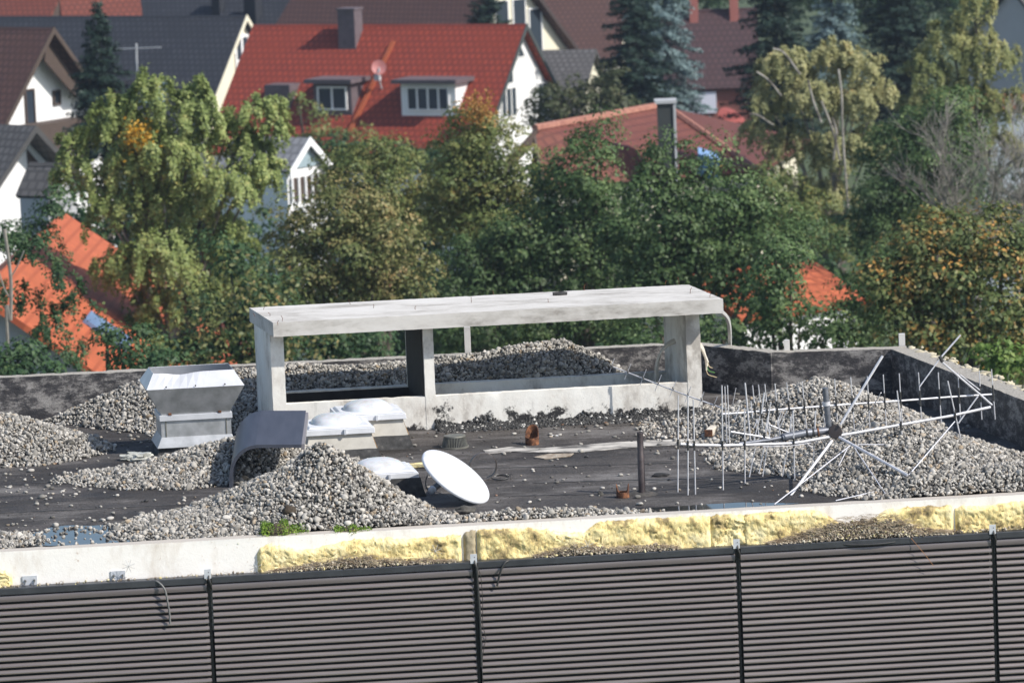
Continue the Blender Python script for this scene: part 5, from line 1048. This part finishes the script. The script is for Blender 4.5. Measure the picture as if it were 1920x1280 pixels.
    tops = [Vector((c.x, c.y, c.z+rz*.35)) for c, rx, rz in cs]
    if limbs: trunk_mesh((mx, my, GZ-.3), tops, r0, bk, root)
    if accent:
        px, py, rr, mm = accent; c = np.array(PY(px, py, Y-cs[0][1]*1.25)); leaves('coloured_leaves', c+rng.normal(size=(420, 3))*rr*k*.45, .11, mm, root)
    return root
def conifer(name, label, px, ytop, Y, halfw, hpx, m, group=None, droop=.25, dens=1., leaf=.16):
    k = Y/F; top = PY(px, ytop, Y); Hc = hpx*k; W = halfw*k; root = empty(name, (top.x, Y, GZ), label, 'conifer', group); obj('trunk', MB().tube([(top.x, Y, GZ), (top.x, Y, top.z-.1)], [.28, .03], 7), bark, root)
    pts = []; nrs = []; lev = int(Hc/.24*dens)
    for i in range(lev):
        f = (i+.5)/lev; z = top.z-f*Hc; rad = W*(f**.58)*(.72+.4*random.random()) if f < 1 else W; nb = max(5, int(7+rad*6))
        for j in range(nb):
            a = random.uniform(0, 6.283); 
            if math.sin(a) > .35 and random.random() > .4: continue
            ln = rad*random.uniform(.65, 1.12); n = max(10, int(ln*70)); t = rng.uniform(.12, 1, n)**.8; w_ = (.05+.13*(1-t))*min(1.5, .7+ln*.3)
            x = np.cos(a)*ln*t; y = np.sin(a)*ln*t; zz = z-droop*ln*t**1.6+.10*ln*t**3; s_ = rng.normal(size=n)*w_; 
            pts.append(np.stack([top.x+x-np.sin(a)*s_, Y+y+np.cos(a)*s_, zz+rng.normal(size=n)*.05-np.abs(rng.normal(size=n))*.12*(1-t)], 1)); nrs.append(np.stack([np.cos(a)*.35+rng.normal(size=n)*.4, np.sin(a)*.35+rng.normal(size=n)*.4, .9+rng.normal(size=n)*.35], 1))
    P_ = np.concatenate(pts); leaves('crown', P_, rng.uniform(.7, 1.3, len(P_))*leaf, m, root, asp=.42, nr=np.concatenate(nrs)); return root
GT = 'trees behind the roof'
tree('pale_birch', 'large pale green drooping birch at the left with a patch of orange leaves', 122, [(290, 185, 62, 62), (370, 190, 42, 55), (205, 235, 55, 65), (480, 215, 50, 48), (520, 255, 36, 45), (430, 260, 60, 60), (300, 290, 85, 75), (360, 235, 65, 75), (250, 330, 70, 75), (465, 290, 52, 55), (240, 240, 50, 55), (520, 205, 30, 35), (140, 275, 38, 40), (150, 330, 50, 60), (205, 395, 55, 65), (330, 390, 90, 80), (440, 350, 75, 70), (500, 320, 42, 50), (300, 480, 95, 75), (420, 450, 70, 65), (228, 510, 55, 65), (330, 570, 90, 75), (430, 545, 55, 55), (250, 640, 80, 55), (360, 660, 70, 50)], L_birch, 'weep', .10, 1., birchbark, r0=.17, accent=(258, 255, 30, L_yel))
tree('yellow_birch', 'yellowish weeping birch with pale stems right of the brown roof', 150, [(1470, 125, 50, 48), (1560, 110, 55, 42), (1615, 130, 45, 50), (1430, 190, 40, 45), (1510, 185, 65, 55), (1610, 200, 55, 50), (1660, 170, 26, 38), (1420, 260, 38, 48), (1490, 275, 55, 55), (1575, 290, 60, 60), (1640, 270, 35, 50), (1460, 350, 45, 45), (1540, 370, 60, 50), (1500, 420, 70, 55), (1590, 430, 40, 40)], L_birch2, 'weep', .10, 1.15, birchbark, r0=.13, back=.3)
q0 = PY(1575, 250, 147.5); root = bpy.data.objects['yellow_birch']
for pts_ in (((1590, 390), (1580, 250), (1578, 180), (1572, 130)), ((1575, 300), (1560, 240), (1540, 190)), ((1540, 230), (1525, 190), (1515, 150)), ((1500, 140), (1470, 100), (1450, 92)), ((1465, 180), (1440, 150), (1418, 135)), ((1450, 235), (1420, 216), (1405, 214)), ((1563, 300), (1568, 250), (1560, 220))):
    obj('limb', MB().tube(smoothline([PY(x, y, 148.3) for x, y in pts_]), .036, 6), birchbark, root)
tree('larch', 'yellow green larch with drooping branches at the upper right', 165, [(1830, 20, 40, 45), (1780, 80, 60, 45), (1850, 110, 60, 60), (1740, 130, 50, 40), (1790, 190, 75, 60), (1880, 210, 55, 60), (1720, 200, 40, 45), (1840, 270, 60, 50), (1910, 290, 35, 45)], L_larch, 'weep', .10, .95, bark, r0=.25, back=.3)
conifer('spruce', 'slim dark blue green spruce in front of the charcoal roof', 182, 2, 178, 88, 290, L_spruce, dens=1.2)
conifer('spruce', 'tall dark spruce left of the dark brown roof', 1180, -115, 205, 88, 320, L_spruce)
conifer('blue_spruce', 'blue spruce with wide layered branches beside the tall dark spruce', 1225, -190, 212, 110, 420, L_blue, droop=.4, dens=.9)
conifer('spruce', 'dark spruce right of the dark brown roof behind the yellowish birch', 1448, -140, 205, 110, 400, L_spruce)
conifer('blue_spruce', 'silvery blue spruce above the crown of the yellowish birch', 1555, -120, 200, 80, 260, L_blue, droop=.3)
conifer('spruce', 'dark spruce behind the larch at the top right', 1675, -160, 205, 110, 420, L_spruce)
conifer('cypress', 'small dark cypress in front of the glazed gable', 908, -75, 225, 46, 150, L_spruce, droop=.0, dens=1.5)
conifer('cypress', 'dark evergreen tip at the top edge left of the brown roof', 752, -80, 285, 40, 130, L_spruce, droop=.0, dens=1.3)
tree('garden_tree', 'dark wood along the top edge behind the far right houses', 285, [(1330, -30, 80, 50), (1500, -20, 90, 60), (1660, 10, 90, 70), (1800, -10, 80, 70), (1150, -40, 60, 40)], L_dark, leaf=.22, limbs=False)
tree('garden_tree', 'dark green tree at the top left corner', 255, [(20, 10, 50, 40)], L_dark, leaf=.2)
tree('garden_tree', 'grey green bushy tree in front of the white gable', 195, [(1040, 195, 42, 42), (1095, 200, 45, 45), (1150, 205, 40, 35), (1010, 220, 26, 26), (1140, 160, 35, 30)], lv('dull_leaf', [(0, (.035, .05, .025)), (.6, (.08, .095, .045)), (1, (.14, .13, .07))]), leaf=.17, back=.2)
tree('garden_tree', 'thin reddish shrub in front of the lower edge of the red roof', 190, [(600, 235, 45, 35), (660, 255, 40, 30), (560, 200, 22, 30)], L_olive, leaf=.14, dens=.30)
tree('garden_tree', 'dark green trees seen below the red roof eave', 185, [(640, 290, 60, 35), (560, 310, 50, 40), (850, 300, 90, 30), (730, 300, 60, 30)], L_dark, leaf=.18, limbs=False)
tree('maple', 'rounded green maple below the red roof, second crown from the pale birch', 128, [(690, 300, 65, 42), (650, 350, 60, 55), (740, 340, 70, 60), (780, 400, 60, 60), (700, 410, 80, 60)], L_olive, leaf=.095, group=None)
tree('maple', 'olive crown with orange top leaves rising in front of the red house', 124, [(900, 240, 48, 42), (860, 280, 50, 45), (945, 290, 50, 48), (895, 330, 75, 60), (970, 360, 60, 60), (850, 390, 70, 60), (930, 420, 80, 70)], L_olive, leaf=.095, accent=(895, 205, 35, lv('orange_tip', [(0, (.32, .17, .05)), (1, (.45, .26, .08))])))
tree('hornbeam', 'tan and olive crown in front of the maples left of centre', 108, [(640, 400, 80, 52), (570, 440, 60, 55), (720, 440, 80, 60), (650, 490, 90, 60), (560, 520, 55, 50), (740, 530, 80, 55), (640, 570, 90, 45)], L_tan, leaf=.095)
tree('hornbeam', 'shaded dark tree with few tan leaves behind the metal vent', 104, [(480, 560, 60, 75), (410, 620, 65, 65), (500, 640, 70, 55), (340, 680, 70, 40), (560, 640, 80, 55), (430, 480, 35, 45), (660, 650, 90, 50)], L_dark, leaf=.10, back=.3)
leaves('tan_leaves', np.array(PY(470, 610, 101.5))+rng.normal(size=(1500, 3))*np.array([.95, .3, .75]), .14, L_tan, bpy.data.objects['hornbeam.001'])
tree('maple', 'dark green maple with pointed tops right of the olive crown', 114, [(1120, 270, 40, 35), (1100, 330, 65, 60), (1040, 370, 55, 60), (1150, 400, 75, 70), (1060, 450, 80, 70), (980, 470, 60, 60), (1110, 520, 90, 60), (1000, 550, 80, 55), (900, 500, 70, 60), (880, 570, 80, 50), (980, 620, 80, 50), (1090, 610, 80, 55), (860, 640, 80, 45), (1190, 640, 80, 50)], L_maple, leaf=.095)
tree('maple', 'tall dark green maple in front of the terracotta roof', 110, [(1228, 285, 26, 36), (1240, 350, 50, 55), (1290, 300, 22, 26), (1345, 300, 28, 34), (1330, 370, 60, 60), (1260, 430, 80, 70), (1400, 370, 35, 45), (1390, 440, 65, 70), (1450, 470, 50, 70), (1320, 510, 90, 70), (1230, 540, 80, 60), (1430, 560, 70, 60), (1180, 470, 50, 60), (1510, 450, 38, 40)], L_maple, leaf=.095)
tree('maple', 'dark green tree below the small orange roof', 98, [(1440, 560, 50, 50), (1483, 520, 34, 44), (1455, 500, 34, 40), (1640, 560, 45, 45), (1665, 520, 35, 40), (1580, 620, 60, 35), (1250, 650, 80, 40), (1500, 620, 70, 45), (1420, 640, 70, 40), (1600, 590, 50, 50), (1590, 650, 70, 40), (1350, 640, 70, 40), (1640, 620, 40, 50)], L_maple, leaf=.095, dens=.75)
tree('maple', 'green maple between the yellowish birch and the bare tree', 134, [(1700, 240, 55, 45), (1770, 220, 55, 50), (1660, 300, 50, 50), (1740, 300, 70, 60), (1810, 280, 45, 50), (1650, 380, 55, 55), (1700, 400, 65, 55), (1610, 440, 60, 50), (1680, 470, 60, 50), (1790, 350, 50, 50)], L_maple, leaf=.10, back=.3)
tree('mixed_shrubbery', 'wide mixed shrubbery with orange leaves at the right edge', 94, [(1730, 470, 60, 55), (1810, 450, 65, 55), (1890, 470, 65, 65), (1700, 540, 60, 55), (1780, 540, 75, 60), (1870, 560, 80, 65), (1690, 610, 70, 55), (1780, 630, 80, 55), (1870, 650, 85, 60), (1640, 540, 30, 50), (1950, 500, 60, 90), (1950, 640, 60, 90)], L_mixed, leaf=.10, cat='shrubbery')
tree('bright_shrub', 'bright green shrub beyond the parapet at the right edge', 80, [(1880, 690, 40, 26), (1930, 700, 40, 30), (1850, 665, 22, 20)], L_bright, leaf=.10, cat='shrub')
tree('tan_shrub', 'small beige shrub beside the mortar lumps at the far right', 74, [(1915, 742, 30, 18), (1950, 740, 30, 22)], L_tan, leaf=.10, cat='shrub')
tree('dark_pine', 'dark needle tree below the bright white gable at the left edge', 112, [(30, 452, 55, 28), (88, 425, 26, 34), (100, 380, 14, 40)], L_dark, leaf=.095, limbs=False)
tree('hanging_birch', 'thin dark hanging twigs added for their shade on the orange roof at the lower left', 97, [(70, 470, 45, 45), (115, 520, 30, 60), (40, 560, 40, 50), (95, 610, 45, 50), (150, 580, 30, 60), (130, 660, 40, 40), (20, 470, 40, 40)], L_dark, 'weep', .075, .8, limbs=False)  # twigs added to stand for birch shadow streaks on the orange tiles
tree('dark_shrub', 'dark green foliage along the lower left behind the rear parapet', 90, [(235, 655, 45, 50), (25, 672, 60, 34), (60, 705, 90, 18), (270, 690, 60, 40), (200, 610, 22, 40)], L_dark, leaf=.095, dens=.8, cat='shrub')
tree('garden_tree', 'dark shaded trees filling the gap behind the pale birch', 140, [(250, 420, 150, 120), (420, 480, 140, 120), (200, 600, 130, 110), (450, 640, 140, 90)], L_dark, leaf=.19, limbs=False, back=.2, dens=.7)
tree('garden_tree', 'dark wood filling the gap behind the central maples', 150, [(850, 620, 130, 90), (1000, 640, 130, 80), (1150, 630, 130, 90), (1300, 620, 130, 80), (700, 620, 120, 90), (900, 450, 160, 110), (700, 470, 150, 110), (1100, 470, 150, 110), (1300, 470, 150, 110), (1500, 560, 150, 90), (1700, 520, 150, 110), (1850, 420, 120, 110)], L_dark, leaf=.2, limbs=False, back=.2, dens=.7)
tree('garden_tree', 'dark bushy tree under the yellowish birch beside the terracotta roof', 146, [(1450, 365, 45, 40), (1500, 410, 60, 50), (1420, 420, 50, 50), (1560, 450, 50, 40)], L_olive, leaf=.11, limbs=False, back=.2)
# bare trees
def bare(name, label, px, py, Y, Hpx, spread, m, n0=26, r0=.12, seed=3):
    rnd = random.Random(seed); k = Y/F; b0 = PY(px, py, Y); root = empty(name, (b0.x, Y, GZ), label, 'tree'); obj('trunk', MB().tube([(b0.x, Y, GZ), b0], [.2, r0], 7), m, root); mb = MB()
    def grow(p, d, ln, r, lv_):
        q = [p]; n = 4
        for i in range(n): d = (d+Vector((rnd.gauss(0, .16), rnd.gauss(0, .16), rnd.gauss(.05, .1)))).normalized(); q.append(q[-1]+d*ln/n)
        mb.tube(q, [r*(1-.15*i) for i in range(n+1)], 4, False)
        if lv_ > 0:
            for c in range(5 if lv_ > 1 else 6):
                t = rnd.randint(1, n); grow(q[t], (d+Vector((rnd.gauss(0, .5), rnd.gauss(0, .4), rnd.gauss(.15, .3)))).normalized(), ln*rnd.uniform(.45, .75), r*.55, lv_-1)
    for i in range(n0//3): grow(b0-Z*rnd.uniform(0, Hpx*k*.3), Vector((rnd.gauss(0, .5)*spread, rnd.gauss(0, .3), 1)).normalized(), Hpx*k*rnd.uniform(.45, .7), r0*.5, 3)
    obj('branches', mb, m, root, fixn=False); return root
m_twig = M('grey_twig', [(.3, (.15, .14, .12)), (.7, (.27, .25, .22))], 5, .9, 0)
bare('bare_tree', 'leafless grey brown tree above the autumn shrubbery at the right', 1830, 440, 116, 230, 1.5, m_twig, 18, .09, 3)
bare('bare_tree', 'leafless twiggy tree at the right edge of the picture', 1910, 440, 120, 220, 1.2, m_twig, 15, .08, 8)
q = PY(20, 520, 92); bt = empty('young_tree', (q.x, 92, GZ), 'thin grey leafless trunk in front of the orange roof at the left edge', 'tree')
obj('trunk', MB().tube(smoothline([Vector((q.x, 92, GZ)), PY(17, 690, 92), PY(20, 600, 92), PY(20, 520, 92), PY(8, 430, 92)]), .035, 6), m_twig, bt); obj('limb', MB().tube(smoothline([PY(20, 560, 92), PY(8, 540, 92), PY(-5, 500, 92)]), .018, 5), m_twig, bt); obj('limb', MB().tube(smoothline([PY(20, 520, 92), PY(32, 500, 92), PY(45, 470, 92)]), .015, 5), m_twig, bt)

# ================================================================== HAZE
hz = bpy.data.materials.new('haze'); hz.use_nodes = True; nt = hz.node_tree; nt.nodes.remove(nt.nodes['Principled BSDF']); pv = nt.nodes.new('ShaderNodeVolumePrincipled')
pv.inputs['Color'].default_value = (.68, .80, 1, 1); pv.inputs['Density'].default_value = .00020; pv.inputs['Anisotropy'].default_value = .2; nt.links.new(pv.outputs[0], nt.nodes['Material Output'].inputs['Volume'])
o = obj('haze', MB().bb(-1600, 1600, -320, 1300, GZ-1.2, 14), hz); o['kind'] = 'stuff'; o['label'] = 'thin bluish autumn haze over the far houses and trees'
